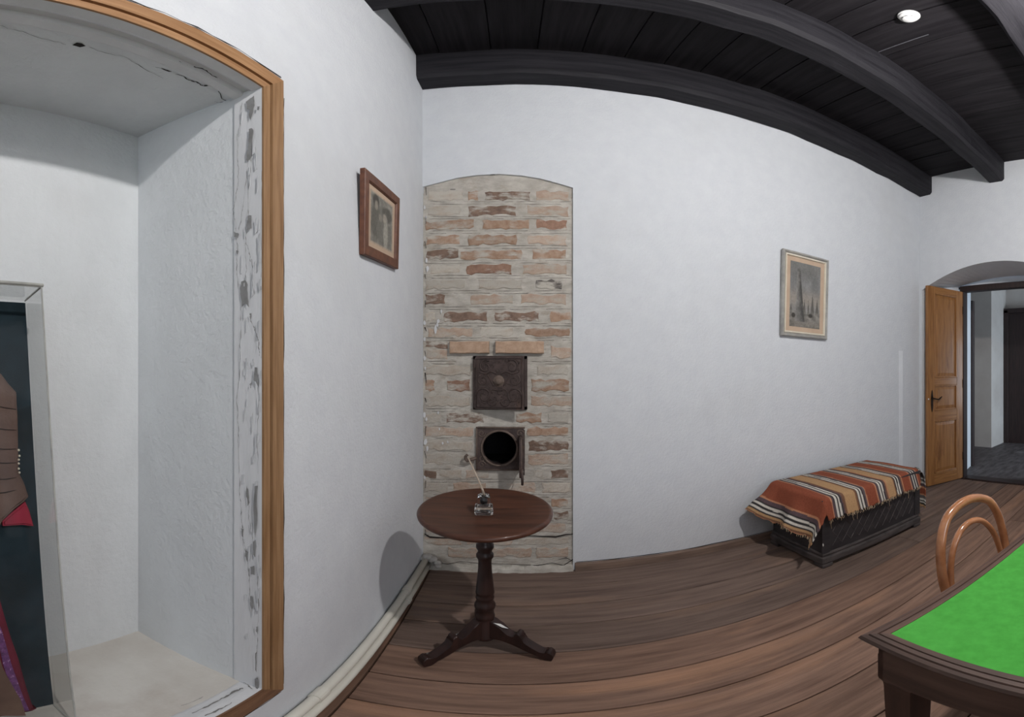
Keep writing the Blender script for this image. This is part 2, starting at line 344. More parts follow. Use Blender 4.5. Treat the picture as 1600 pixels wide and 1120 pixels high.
beam(1.468, 1.652, 'black ceiling beam between the back wall and the smoke detector')
beam(0.50, 0.68, 'black ceiling beam on the camera side of the smoke detector')
beam(-0.47, -0.29, 'black ceiling beam above the camera')
beam(-1.45, -1.27, 'black ceiling beam behind the camera')
beam(-2.43, -2.25, 'black ceiling beam nearest the front window')

# --- back wall with the bricked-up stove opening
PL, PR = wl(YB)+0.004, 0.372                 # the brick panel's sides
REC = 0.016                                   # it lies this far behind the plaster
arch = [on_y(px, py, YB) for px, py in ((668, 291), (690, 284), (715, 277.5), (745, 273.5), (780, 271.5), (815, 274), (845, 279), (870, 285.5), (893, 293))]
arch[0].x = PL; arch[-1].x = PR
wb = bmesh.new()
quads(wb, [(PR, YB, 0), (XR+0.1, YB, 0), (XR+0.1, YB, ZC+0.05), (PR, YB, ZC+0.05)])
for a, b in zip(arch, arch[1:]):
    quads(wb, [a, b, (b.x, YB, ZC+0.05), (a.x, YB, ZC+0.05)])
    quads(wb, [a, (a.x, YB+0.05, a.z), (b.x, YB+0.05, b.z), b])
quads(wb, [(wl(YB)-0.1, YB, arch[0].z), (PL, YB, arch[0].z), (PL, YB, ZC+0.05), (wl(YB)-0.1, YB, ZC+0.05)])
quads(wb, [(PR, YB, 0), (PR, YB+0.05, 0), (PR, YB+0.05, arch[-1].z), (PR, YB, arch[-1].z)])
WB = struct('wall_back', wb, M_plaster, 'white plastered back wall with a bricked-up stove opening')
YP = YB+REC
def pr(x0, x1, y0, y1, Y=YP):
    a = on_y(x0, y1, Y); b = on_y(x1, y0, Y); return a.x, b.x, on_y((x0+x1)/2, y1, Y).z, on_y((x0+x1)/2, y0, Y).z
U = pr(745, 818, 562, 634); Lw = pr(752, 811, 671, 731)        # openings behind the two iron doors
mb = bmesh.new(); xs = sorted({PL-0.02, U[0], U[1], Lw[0], Lw[1], PR}); zt = min(p.z for p in arch)-0.02
zs = sorted({-0.02, U[2], U[3], Lw[2], Lw[3], zt})
for x0, x1 in zip(xs, xs[1:]):
    for z0, z1 in zip(zs, zs[1:]):
        cx, cz = (x0+x1)/2, (z0+z1)/2
        if any(q[0] < cx < q[1] and q[2] < cz < q[3] for q in (U, Lw)): continue
        quads(mb, [(x0, YP, z0), (x1, YP, z0), (x1, YP, z1), (x0, YP, z1)])
for a, b in zip(arch, arch[1:]): quads(mb, [(a.x, YP, zt), (b.x, YP, zt), (b.x, YP, b.z+0.03), (a.x, YP, a.z+0.03)])
bmesh.ops.remove_doubles(mb, verts=mb.verts, dist=1e-4)
BP = obj('brick_panel', mb, M_mortar, WB); BP['label'] = 'bricked-up stove opening under a shallow arch, pale smeared mortar'
for q in (U, Lw):
    fb = bmesh.new(); x0, x1, z0, z1 = q
    for p in ([(x0,YP,z0),(x0,YP+.45,z0),(x0,YP+.45,z1),(x0,YP,z1)], [(x1,YP,z0),(x1,YP,z1),(x1,YP+.45,z1),(x1,YP+.45,z0)], [(x0,YP,z0),(x1,YP,z0),(x1,YP+.45,z0),(x0,YP+.45,z0)],
              [(x0,YP,z1),(x0,YP+.45,z1),(x1,YP+.45,z1),(x1,YP,z1)], [(x0,YP+.45,z0),(x1,YP+.45,z0),(x1,YP+.45,z1),(x0,YP+.45,z1)]): quads(fb, p)
    obj('flue_cavity', fb, M_soot, BP)
rows = [(298,313,[(668,725,'f'),(731,748,'o'),(757,829,'d'),(837,890,'t')]), (322,337,[(668,719,'f'),(731,807,'d'),(823,889,'t')]),
 (344,358,[(665,741,'o'),(753,827,'o'),(838,887,'r')]), (367,382,[(665,719,'o'),(732,807,'o'),(825,886,'t')]), (390,405,[(667,717,'d'),(719,815,'o'),(831,885,'o')]),
 (413,428,[(672,719,'f'),(729,800,'r'),(816,886,'t')]), (437,452,[(664,727,'f'),(747,817,'f'),(837,878,'k')]), (460,475,[(664,696,'d'),(735,802,'t'),(813,885,'t')]),
 (487,502,[(664,681,'f'),(694,762,'d'),(773,843,'d'),(860,892,'o')]), (512,526,[(668,738,'t'),(752,802,'f'),(821,890,'o')]),
 (533,544,[(664,700,'d')]), (546,561,[(666,700,'t')]), (541,560,[(860,892,'t')]), (533,552.5,[(703,765,'L'),(774,850,'L')]),
 (571,586,[(664,735,'f'),(839,887,'f')]), (593,611,[(664,680,'o'),(698,735,'r'),(829,890,'o')]), (619,635,[(664,735,'f'),(829,893,'t')]),
 (645,660,[(664,690,'f'),(697,757,'d'),(806,847,'o'),(855,888,'f')]), (667,682,[(664,740,'t'),(824,888,'o')]), (688,704,[(664,738,'f'),(825,888,'d')]),
 (709,726,[(664,740,'f'),(824,888,'t')]), (734,747,[(663,682,'d'),(688,722,'f'),(727,764,'t'),(833,848,'f'),(860,888,'d')]),
 (754,769,[(663,700,'f'),(707,760,'t'),(790,836,'t'),(846,892,'f')]), (779,793,[(664,735,'t'),(750,840,'f'),(861,888,'o')]), (799,811,[(664,720,'f'),(740,850,'t'),(864,888,'d')]),
 (818,832,[(664,715,'t'),(725,812,'o'),(832,884,'t')]), (840,851,[(664,722,'t'),(730,800,'t'),(808,890,'f')]), (856,870,[(700,745,'t'),(755,830,'t'),(838,888,'t')])]
for y0, y1, bs in rows:
    for x0, x1, k in bs:
        y1_ = on_y((x0+x1)/2, y1, YP).z; z1_ = on_y((x0+x1)/2, y0, YP).z; xa, xb = on_y(x0, y0, YP).x, on_y(x1, y0, YP).x
        cx, cz, hx, hz = (xa+xb)/2, (y1_+z1_)/2, (xb-xa)/2, (z1_-y1_)/2
        proud = 0.034 if k == 'L' else R.uniform(0.002, 0.006); jit = 0.002 if k == 'L' else 0.0095
        out = []
        n = max(4, int(hx/0.014))
        for i in range(n+1): out.append((-hx+2*hx*i/n, -hz+R.uniform(-jit, jit)))
        out.append((hx+R.uniform(-jit, jit), R.uniform(-0.3, 0.3)*hz))
        for i in range(n+1): out.append((hx-2*hx*i/n, hz+R.uniform(-jit, jit)))
        out.append((-hx+R.uniform(-jit, jit), R.uniform(-0.3, 0.3)*hz))
        bm = bmesh.new(); c = 0.003
        A = [bm.verts.new((x, 0.012, z)) for x, z in out]; B_ = [bm.verts.new((x*(1-c/hx), -proud+0.002, z*(1-c/hz))) for x, z in out]; D = [bm.verts.new((x*(1-3*c/hx), -proud, z*(1-2.4*c/hz))) for x, z in out]
        m_ = len(out)
        for P_, Q_ in ((A, B_), (B_, D)):
            for i in range(m_): bm.faces.new((P_[i], P_[(i+1)%m_], Q_[(i+1)%m_], Q_[i]))
        bm.faces.new(D)
        obj('brick', bm, M_brick[k], BP, loc=(cx, YP, cz))
# dark cracks round the foot of the panel, rubble at the floor, flakes of old paint down its left edge
ck = bmesh.new(); NB = (0, -1, 0)
ribbon(ck, [on_y(x, y, YP) for x, y in ((664,833),(672,838),(690,839),(730,840),(790,838),(830,836),(850,837),(868,837.5),(884,834),(897,833))], [.006,.014,.009,.004,.004,.006,.008,.010,.008,.005], NB, 0.011)
ribbon(ck, [on_y(x, y, YP) for x, y in ((897,834),(896.5,850),(897,868),(897,886))], [.004,.006,.008,.01], NB, 0.012)
ribbon(ck, [on_y(x, y, YP) for x, y in ((664,876),(700,880),(720,876),(755,879),(800,880),(840,882),(862,878),(880,882),(896,872))], [.002,.004,.003,.004,.003,.006,.004,.006,.006], NB, 0.012)
ribbon(ck, [on_y(x, y, YP) for x, y in ((872,873),(884,870),(896,876))], [.002,.006,.003], NB, 0.012)
for q in range(14):
    y = 300+q*41+R.uniform(-8, 8); ribbon(ck, [on_y(664+R.uniform(0, 2), y, YP), on_y(665+R.uniform(0, 2), y+R.uniform(6, 16), YP)], [R.uniform(.003, .008), .003], NB, 0.011)
for px, py in ((780,272),(820,276),(832,275),(766,274),(668,290),(704,297),(893,294)):
    ribbon(ck, [on_y(px, py, YP), on_y(px+R.uniform(4, 9), py+R.uniform(-1, 2), YP)], [.005, .004], NB, 0.012)
obj('crack', ck, M_crack, BP)
js = bmesh.new()                          # the thin struck lines in the mortar beds
for k_, y in enumerate((317, 340, 362.5, 386, 409, 432.5, 456, 481, 507, 529.5, 566, 590, 615, 640, 663.5, 685, 706.5, 730, 750.5, 774, 796, 815)):
    for d_ in (-1.8, 2.2):
        x = 665+R.uniform(0, 14)
        while x < 888:
            x2 = min(892, x+R.uniform(25, 80))
            if not (730 < x2 and x < 830 and 552 < y < 738): 
                q = frac([(x, y+d_), (x2, y+d_)], 0.7, 3); ribbon(js, [on_y(a_, b_, YP) for a_, b_ in q], [R.uniform(.0006, .0032) for _ in q], NB, 0.0035)
            x = x2+R.uniform(4, 30)
obj('joint_line', js, M_joint, BP)
fk = bmesh.new()
for x, y, s in ((664,325,1),(666,340,.8),(667,408,1.2),(668,420,1.4),(664,560,1),(665,575,.8),(664,648,1.4),(667,655,1),(665,690,1.5),(668,700,1.1),(664,745,1),(690,487,.9),(685,502,1.2),(681,515,1.6),(684,508,1),(685,644,.8),(687,670,.6),(692,692,.8),(700,690,.6),(664,505,1.2),(664,530,1)):
    p = on_y(x, y, YP); n = 7
    fk.faces.new([fk.verts.new((p.x+math.cos(2*PI*i/n)*s*.008*R.uniform(.5, 1.2), YP-0.011, p.z+math.sin(2*PI*i/n)*s*.016*R.uniform(.5, 1.3))) for i in range(n)])
obj('paint_flake', fk, M_paint, BP)
rb = bmesh.new(); a0 = on_y(664, 872, YP).z; n = 40; prev = None
for i in range(n+1):
    x = PL+(PR-PL)*i/n; y_ = YP-0.016-0.012*vn(i*0.7, 3)-R.uniform(0, 0.004); h0 = a0*(0.45+0.4*vn(i*0.45, 9)); cur = [rb.verts.new(q) for q in ((x, y_-0.012, -0.004), (x, y_, h0*0.55), (x, YP-0.006, h0), (x, YP+0.01, h0))]
    if prev: [rb.faces.new((prev[k], cur[k], cur[k+1], prev[k+1])) for k in range(3)]
    prev = cur
obj('rubble_footing', rb, M_mortar, BP)
# base of the plastered part
sk = bmesh.new(); prism(sk, [(PR+0.012, YB+0.002, 0), (PR+0.012, YB-0.022, 0), (PR+0.012, YB-0.016, 0.045), (PR+0.012, YB+0.002, 0.058)], (XR-PR-0.012, 0, 0))
struct('baseboard_back', sk, M_skirting, 'low brown baseboard along the back wall')
gp = bmesh.new(); ribbon(gp, [(PR+0.02+i*0.12, YB-0.001, 0.061+R.uniform(-.002, .002)) for i in range(28)], [R.choice([.002,.004,.006]) for i in range(28)], NB, 0.001); obj('gap_line', gp, M_crack, WB)
# a raised strip of plaster over a buried cable
cb = bmesh.new(); p = on_y(1406.5, 548, YB)
prism(cb, [(p.x-0.026, YB+0.002, 0), (p.x-0.018, YB-0.006, 0), (p.x+0.012, YB-0.026, 0), (p.x+0.026, YB+0.002, 0)], (0, 0, p.z)); tag(obj('cable_cover', cb, M_plaster), 'narrow white cable cover strip running up the back wall', 'cable cover')

# --- left wall with its deep niche
NY1, NY0, NZ0, NZ1, NX = 0.842, -0.78, 0.314, 2.225, -1.11
def WLp(y, z, d=0.0): return (wl(y)-d, y, z)
lw = bmesh.new()
ys = [YF, NY0, NY1, YB+0.05]; zs2 = [0, NZ0, NZ1, ZC+0.05]
for a, b in zip(ys, ys[1:]):
    for c, d in zip(zs2, zs2[1:]):
        if a == NY0 and c == NZ0: continue
        quads(lw, [WLp(a, c), WLp(b, c), WLp(b, d), WLp(a, d)])
WLo = struct('wall_left', lw, M_plaster, 'white plastered wall with the deep niche')
nb = bmesh.new(); quads(nb, [(NX, NY0, NZ0), (NX, NY1-0.01, NZ0), (NX, NY1-0.01, NZ1+0.03), (NX, NY0, NZ1+0.03)]); obj('niche_back', nb, M_plaster_old, WLo)
nj = bmesh.new(); quads(nj, [WLp(NY1, NZ0, 0.09), (NX, NY1-0.01, NZ0), (NX, NY1-0.01, NZ1+0.03), WLp(NY1, NZ1, 0.09)]); quads(nj, [WLp(NY0, NZ0), (NX, NY0, NZ0), (NX, NY0, NZ1+0.03), WLp(NY0, NZ1)]); obj('niche_jamb', nj, M_plaster_old, WLo)
nt_ = bmesh.new(); quads(nt_, [WLp(NY0, NZ1, 0.085), WLp(NY1, NZ1, 0.085), (NX, NY1-0.01, NZ1+0.03), (NX, NY0, NZ1+0.03)]); quads(nt_, [WLp(NY0, NZ1, 0.085), WLp(NY1, NZ1, 0.085), WLp(NY1, NZ1-0.012, 0.085), WLp(NY0, NZ1-0.012, 0.085)]); obj('niche_soffit', nt_, M_plaster_old, WLo)
nf = bmesh.new(); quads(nf, [WLp(NY0, NZ0, 0.07), WLp(NY1, NZ0, 0.07), (NX, NY1, NZ0), (NX, NY0, NZ0)]); obj('niche_sill', nf, M_sill, WLo)
# the painted wooden lining behind the trim: jamb and head, with peeling paint
TR = tag(thing('trim_1', None, None), 'brown pine trim round the niche, its inner lining peeling white', kind='structure')
del_ = [k for k in ('category',) if k in TR.keys()]
JL = obj('jamb_lining', prism(bmesh.new(), [WLp(NY1+0.02, NZ0, 0.0), WLp(NY1-0.0, NZ0, 0.0), WLp(NY1-0.004, NZ0, 0.088), WLp(NY1+0.02, NZ0, 0.095)], (0, 0, NZ1-NZ0+0.04)), M_paint, TR)
HL = obj('head_lining', prism(bmesh.new(), [WLp(NY0, NZ1+0.02, 0), WLp(NY0, NZ1, 0), WLp(NY0, NZ1-0.002, 0.030), WLp(NY0, NZ1+0.008, 0.042), WLp(NY0, NZ1+0.006, 0.056), WLp(NY0, NZ1-0.008, 0.062), WLp(NY0, NZ1-0.012, 0.088), WLp(NY0, NZ1+0.02, 0.09)], (0.02*(NY1-NY0+0.015), NY1-NY0+0.015, 0)), M_paint, TR)
SLn = obj('sill_lining', prism(bmesh.new(), [WLp(NY0, NZ0-0.02, 0.0), WLp(NY0, NZ0, 0.0), WLp(NY0, NZ0+0.001, 0.03), WLp(NY0, NZ0-0.003, 0.072), WLp(NY0, NZ0-0.02, 0.072)], (0.02*(NY1-NY0), NY1-NY0, 0)), M_paint, TR)
JY = NY1-0.003
def oj(px, py): return on_y(px, py, JY)
pe = bmesh.new()
patches = [[(385,160),(398,150),(399,165),(396,178),(393,190),(390,182),(391,172),(387,171)], [(402,166),(407,167),(405,173),(403,172)], [(390,203),(395,201),(397,206),(394,240),(392,250),(386,251),(387,236),(389,225)],
 [(388,338),(394,337),(394,357),(389,360),(386,356)], [(366,362),(374,365),(373,372),(367,370)], [(371,391),(374,394),(372,398),(370,395)],
 [(378,440),(384,438),(388,445),(388,462),(390,480),(385,474),(379,480),(377,462),(376,450)], [(391,490),(394,489),(393,498)], [(399,573),(403,574),(404,590),(405,604),(401,596),(397,594)], [(391,600),(394,598),(393,607)],
 [(386,757),(389,766),(391,785),(388,790),(386,775)], [(399,760),(404,758),(402,790),(403,812),(400,842),(398,820),(397,790)], [(378,825),(382,826),(381,840),(379,836)], [(396,845),(400,843),(400,870),(397,866)], [(384,858),(389,862),(388,878),(384,868)], [(392,885),(398,883),(399,898),(393,896)],
 [(393,930),(396,932),(397,948),(394,955),(392,942)], [(401,978),(404,978),(404,990),(401,986)], [(400,1020),(402,1018),(402,1050),(400,1046)], [(399,1060),(404,1058),(405,1074),(401,1078)]]
for p in patches:
    pe.faces.new([pe.verts.new(Vector((v.x, JY-0.0032, v.z))) for v in (oj(*q) for q in frac(p+p[:1], 0.9, 2)[:-1])])
obj('bare_patch', pe, M_bare, JL)
pc = bmesh.new()
for pts, w in (([(379,160),(377,190),(371,215),(372,240),(374,265),(373,290),(369,315),(365,330),(368,345),(369,362)], .0022), ([(388,250),(386,280),(382,310),(378,335),(374,360)], .0022), ([(393,250),(390,290),(389,338)], .003), ([(387,358),(385,380),(391,398),(393,410)], .003),
        ([(371,372),(372,400),(371,425),(373,452)], .0025), ([(384,380),(386,420),(385,440)], .002), ([(394,405),(395,430),(398,460)], .002), ([(376,480),(377,505),(375,540),(376,565)], .0025), ([(391,495),(397,510),(402,522),(405,540),(406,556)], .003), ([(375,565),(373,600),(372,640),(374,672),(373,700),(374,740)], .002),
        ([(404,600),(405,650),(402,690),(404,740)], .002), ([(376,745),(375,775),(378,800),(380,825)], .003), ([(390,790),(392,820),(396,845)], .002), ([(380,840),(384,860),(389,890),(391,920),(393,935)], .0025), ([(404,900),(405,940),(403,980),(402,1020)], .0025), ([(410,170),(411,260),(409,330),(410,400),(408,480),(409,560)], .0015)):
    pts = frac(pts, 1.6, 3); ribbon(pc, [oj(x, y) for x, y in pts], [max(0.0004, w*R.uniform(-.25, 0.85)) for _ in pts], (0, -1, 0), 0.0025)
obj('paint_crack', pc, M_crackgrey, JL)
pf = bmesh.new()                          # curled chips of paint standing off the lining
for k in range(60):
    py = R.uniform(180, 1000); px = R.uniform(374, 408); a = oj(px, py); w = R.uniform(.004, .010); h = R.uniform(.015, .06); l = R.uniform(.001, .0045)
    prism(pf, [(a.x-w/2, JY-0.001, a.z-h/2), (a.x+w/2*R.uniform(.5, 1), JY-0.001, a.z-h/2*R.uniform(.6, 1)), (a.x+w/2, JY-l, a.z+h/2), (a.x-w/2, JY-l*0.4, a.z+h/2*R.uniform(.6, 1))], (0, -0.0008, 0))
obj('paint_chip', pf, M_paint, JL)
# pine trim boards
def trimbar(name, prof, a, b, m):       # profile (offset across the opening edge outward, stand-off) swept from a to b on the left wall
    bm = bmesh.new(); ra = []; rb_ = []
    for (o_, s_), in zip(prof): pass
    return bm
TPJ = [(0.0, -0.0005), (0.0, 0.006), (0.028, 0.006), (0.0285, 0.0005), (0.033, 0.0005), (0.034, 0.011), (0.082, 0.012), (0.085, 0.009), (0.085, -0.0005)]
def sweep(prof, pa, pb):                 # prof -> two lists of points
    bm = bmesh.new(); A = [bm.verts.new(pa(*q)) for q in prof]; B_ = [bm.verts.new(pb(*q)) for q in prof]; n = len(prof)
    for i in range(n): bm.faces.new((A[i], A[(i+1)%n], B_[(i+1)%n], B_[i]))
    bm.faces.new(A[::-1]); bm.faces.new(B_); return bm
for name, pa, pb, m_ in (('trim_jamb', lambda o_, s_: WLp(NY1+o_, NZ0-o_*0.75, -s_), lambda o_, s_: WLp(NY1+o_, NZ1+o_, -s_), M_trim),
                    ('trim_jamb', lambda o_, s_: WLp(NY0-o_, NZ0-o_*0.75, -s_), lambda o_, s_: WLp(NY0-o_, NZ1+o_, -s_), M_trim),
                    ('trim_head', lambda o_, s_: WLp(NY0-o_, NZ1+o_, -s_), lambda o_, s_: WLp(NY1+o_, NZ1+o_, -s_), M_trimh),
                    ('trim_sill', lambda o_, s_: WLp(NY0-o_, NZ0-o_*0.75, -s_), lambda o_, s_: WLp(NY1+o_, NZ0-o_*0.75, -s_), M_trims)):
    obj(name, sweep(TPJ, pa, pb), m_, TR)
# ragged dark joint between trim and plaster, cracks in the soffit and sill
cr = bmesh.new()
NXv = (1, 0, 0)
ribbon(cr, [WLp(-0.2+i*0.045, NZ1+0.0995+R.uniform(-.003, .004)) for i in range(26)], [R.uniform(.002, .008) for i in range(26)], NXv, 0.004)
ribbon(cr, [WLp(NY1+0.0985+R.uniform(-.002, .002), NZ0-0.05+i*0.055) for i in range(37)], [R.uniform(.001, .004) for i in range(37)], NXv, 0.002)
ribbon(cr, [WLp(NY1+0.085-i*0.03, NZ0-0.081+R.uniform(-.003, .002)) for i in range(12)], [R.uniform(.002, .007) for i in range(12)], NXv, 0.003)
obj('joint_crack', cr, M_crack, TR)
def on_sof(px, py):
    d = Vector((math.sin(lon(px)), math.cos(lon(px)), tn(py))); t = (NZ1+0.012-H)/d.z; p = Vector((0, 0, H))+d*t
    zz = NZ1+0.03*max(0, min(1, (-p.x-0.69)/(0.42))); t = (zz-H)/d.z; p = Vector((0, 0, H))+d*t; p.z -= 0.0025; return p
sc = bmesh.new(); DN = (0, 0, -1)
for pts, w in (([(243,104),(255,107),(268,111)], [.001,.007,.002]), ([(274,115),(290,121),(301,126),(312,130),(320,133),(330,132),(341,140),(346,152),(353,156)], [.002,.004,.005,.004,.008,.005,.004,.003,.006]),
               ([(0,39),(12,44),(35,48),(60,58),(85,64),(103,69)], [.001]*6), ([(140,73),(165,82),(195,88),(216,100),(235,112),(255,121)], [.001,.001,.0008,.002,.001,.001]), ([(0,23),(9,25)], [.003,.001]), ([(20,26),(32,28)], [.002,.001]),
               ([(303,103),(315,106),(325,112),(340,121)], [.004,.005,.003,.001]), ([(280,95),(293,101)], [.002,.003]), ([(335,158),(345,159),(353,157),(372,155),(380,158)], [.001,.002,.002,.003,.006])):
    q = frac(pts, 1.3, 2); ribbon(sc, [on_sof(*p) for p in q], [w[min(len(w)-1, i//4)]*R.uniform(.4, 1.0) for i in range(len(q))], DN, 0.0)
q = [on_sof(*p) for p in ((113,69.5),(120,65.5),(128,67),(134,71),(125,73))]; sc.faces.new([sc.verts.new(v) for v in q])
obj('soffit_crack', sc, M_crack, WLo)
ss = bmesh.new()
for pts, w in (([(300,1114),(320,1105),(340,1095),(355,1087),(372,1078),(380,1075)], [.002,.004,.003,.005,.007,.004]), ([(320,1118),(335,1112),(350,1105),(362,1097)], [.003,.005,.002,.002]), ([(380,1066),(388,1070),(395,1076)], [.001,.003,.001]), ([(283,1102),(310,1092),(318,1088)], [.001,.002,.001])):
    q = frac(pts, 1.5, 2); ribbon(ss, [on_z(x, y, NZ0+0.003) for x, y in q], [w[min(len(w)-1, i//4)]*R.uniform(.5, 1.6) for i in range(len(q))], (0, 0, 1), 0.0)
obj('sill_crack', ss, M_crackgrey, WLo)

# --- right wall, the arched door recess and the hall beyond
AY0, AY1, XF = 0.73, 2.47, 4.467            # recess on the room side; plane of the door frame
def arc(y, y0, y1, zs_, ap): 
    c = (y0+y1)/2; return zs_+(ap-zs_)*(1-((y-c)/((y1-y0)/2))**2)
NA = 24
front = [(AY0, 0.0)]+[(AY0+(AY1-AY0)*i/NA, arc(AY0+(AY1-AY0)*i/NA, AY0, AY1, 2.29, 2.532)) for i in range(NA+1)]+[(AY1, 0.0)]
BY0, BY1 = 0.93, 2.268
back = [(BY0, 0.0)]+[(BY0+(BY1-BY0)*i/NA, arc(BY0+(BY1-BY0)*i/NA, BY0, BY1, 2.41, 2.485)) for i in range(NA+1)]+[(BY1, 0.0)]
rw = bmesh.new()
quads(rw, [(XR, YF, 0), (XR, AY0, 0), (XR, AY0, ZC+0.05), (XR, YF, ZC+0.05)]); quads(rw, [(XR, AY1, 0), (XR, YB+0.05, 0), (XR, YB+0.05, ZC+0.05), (XR, AY1, ZC+0.05)])
for (a, za), (b, zb) in zip(front[1:-2], front[2:-1]): quads(rw, [(XR, a, za), (XR, b, zb), (XR, b, ZC+0.05), (XR, a, ZC+0.05)])
WR = struct('wall_right', rw, M_plaster, 'white plastered end wall with the arched door recess')
rv = bmesh.new()
for (a, za), (b, zb), (c, zc), (d, zd) in zip(front, front[1:], back, back[1:]): quads(rv, [(XR, a, za), (XR, b, zb), (XF, d, zd), (XF, c, zc)])
bmesh.ops.remove_doubles(rv, verts=rv.verts, dist=1e-5)
obj('recess_reveal', rv, M_plaster, WR)
lu = bmesh.new(); DY0, DY1, DZ = 0.97, 2.235, 2.412
quads(lu, [(XF+0.03, BY0-0.05, DZ-0.03), (XF+0.03, BY1+0.05, DZ-0.03), (XF+0.03, BY1+0.05, 2.6), (XF+0.03, BY0-0.05, 2.6)])
quads(lu, [(XF+0.03, DY1-0.03, 0), (XF+0.03, BY1+0.1, 0), (XF+0.03, BY1+0.1, DZ), (XF+0.03, DY1-0.03, DZ)]); quads(lu, [(XF+0.03, BY0-0.1, 0), (XF+0.03, DY0+0.03, 0), (XF+0.03, DY0+0.03, DZ), (XF+0.03, BY0-0.1, DZ)])
obj('lunette', lu, M_plaster, WR)
DF = tag(thing('trim_2', None, None), 'dark brown door frame inside the arched recess', kind='structure')
obj('frame_post', Box((XF-0.01, DY1-0.045, 0), (XF+0.09, DY1+0.005, DZ), 0.006), M_doordark, DF); obj('frame_post', Box((XF-0.01, DY0-0.005, 0), (XF+0.09, DY0+0.045, DZ), 0.006), M_doordark, DF)
obj('frame_lintel', Box((XF-0.015, DY0-0.01, 2.339), (XF+0.09, DY1+0.01, DZ), 0.006), M_doordark, DF)
obj('threshold', Box((XF-0.03, DY0-0.02, -0.03), (XF+0.13, DY1+0.02, 0.02), 0.006), M_doordark, DF)
# the hall beyond
hf = struct('floor_hall', Box((XF+0.1, -1.4, -0.05), (7.9, 4.2, 0.0)), M_hallfloor, 'grey worn floor of the hall beyond the doorway')
hw_ = bmesh.new()
quads(hw_, [(XF+0.1, 2.30, 0), (5.12, 2.41, 0), (5.12, 2.41, 2.55), (XF+0.1, 2.30, 2.55)]); quads(hw_, [(5.12, 2.41, 0), (5.12, 4.2, 0), (5.12, 4.2, 3.3), (5.12, 2.41, 3.3)])
quads(hw_, [(XF+0.1, 0.90, 0), (5.12, 0.80, 0), (5.12, 0.80, 2.55), (XF+0.1, 0.90, 2.55)]); quads(hw_, [(5.12, 0.80, 0), (5.12, -1.4, 0), (5.12, -1.4, 3.3), (5.12, 0.80, 3.3)])
quads(hw_, [(XF+0.1, 0.8, 2.55), (XF+0.1, 2.5, 2.55), (5.12, 2.5, 2.55), (5.12, 0.8, 2.55)]); quads(hw_, [(5.12, 0.8, 2.55), (5.12, 2.41, 2.55), (5.12, 2.41, 3.3), (5.12, 0.8, 3.3)])
struct('wall_doorway', hw_, M_plaster, 'white reveal on the hall side of the doorway')
hp = bmesh.new(); quads(hp, [(6.54, 2.68, 0), (6.54, 4.2, 0), (6.54, 4.2, 3.3), (6.54, 2.68, 3.3)]); quads(hp, [(6.54, 2.68, 0), (7.22, 2.66, 0), (7.22, 2.66, 3.3), (6.54, 2.68, 3.3)])
quads(hp, [(7.22, 2.66, 0), (7.22, -1.4, 0), (7.22, -1.4, 3.3), (7.22, 2.66, 3.3)]); quads(hp, [(5.12, 4.2, 0), (6.54, 4.2, 0), (6.54, 4.2, 3.3), (5.12, 4.2, 3.3)]); quads(hp, [(5.12, -1.4, 0), (7.22, -1.4, 0), (7.22, -1.4, 3.3), (5.12, -1.4, 3.3)])
struct('wall_hall', hp, M_hall, 'grey plaster pier and wall of the hall beyond the doorway')
hc = bmesh.new(); quads(hc, [(5.0, -1.4, 3.3), (7.9, -1.4, 3.3), (7.9, 4.2, 3.3), (5.0, 4.2, 3.3)]); struct('ceiling_hall', hc, M_hall, 'plain ceiling of the hall')
d2 = struct('door_2', Box((7.12, 1.55, 0.0), (7.2, 2.60, 2.44), 0.006), M_doordark, 'dark brown closed door in the hall seen through the doorway')
obj('door_frame_post', Box((7.09, 2.57, 0), (7.21, 2.655, 2.50), 0.008), M_doordark, d2); obj('door_frame_head', Box((7.09, 1.4, 2.44), (7.21, 2.655, 2.53), 0.008), M_doordark, d2)
d3 = struct('door_3', Box((5.13, 2.385, 0.0), (5.20, 2.425, 2.35), 0.004), M_doordark, 'edge of a dark door folded back against the hall reveal')
# front wall behind the camera with a window
fw = bmesh.new(); wx0, wx1, wz0, wz1 = 0.35, 1.65, 0.9, 2.4
xs = [-0.8, wx0, wx1, XR+0.05]; zz = [0, wz0, wz1, ZC+0.05]
for i in range(3):
    for j in range(3):
        if i == 1 and j == 1: continue
        quads(fw, [(xs[i], YF, zz[j]), (xs[i+1], YF, zz[j]), (xs[i+1], YF, zz[j+1]), (xs[i], YF, zz[j+1])])
struct('wall_front', fw, M_plaster, 'white plastered wall behind the camera')
wn = tag(thing('window_1', None, None), 'window behind the camera', kind='structure')
obj('window_frame', Box((wx0, YF-0.01, wz0), (wx0+0.05, YF+0.05, wz1)), M_trim, wn); obj('window_frame', Box((wx1-0.05, YF-0.01, wz0), (wx1, YF+0.05, wz1)), M_trim, wn); obj('window_frame', Box((0.975, YF-0.01, wz0), (1.025, YF+0.05, wz1)), M_trim, wn)
obj('window_frame', Box((wx0, YF-0.01, wz0), (wx1, YF+0.05, wz0+0.05)), M_trim, wn); obj('window_frame', Box((wx0, YF-0.01, wz1-0.05), (wx1, YF+0.05, wz1)), M_trim, wn)

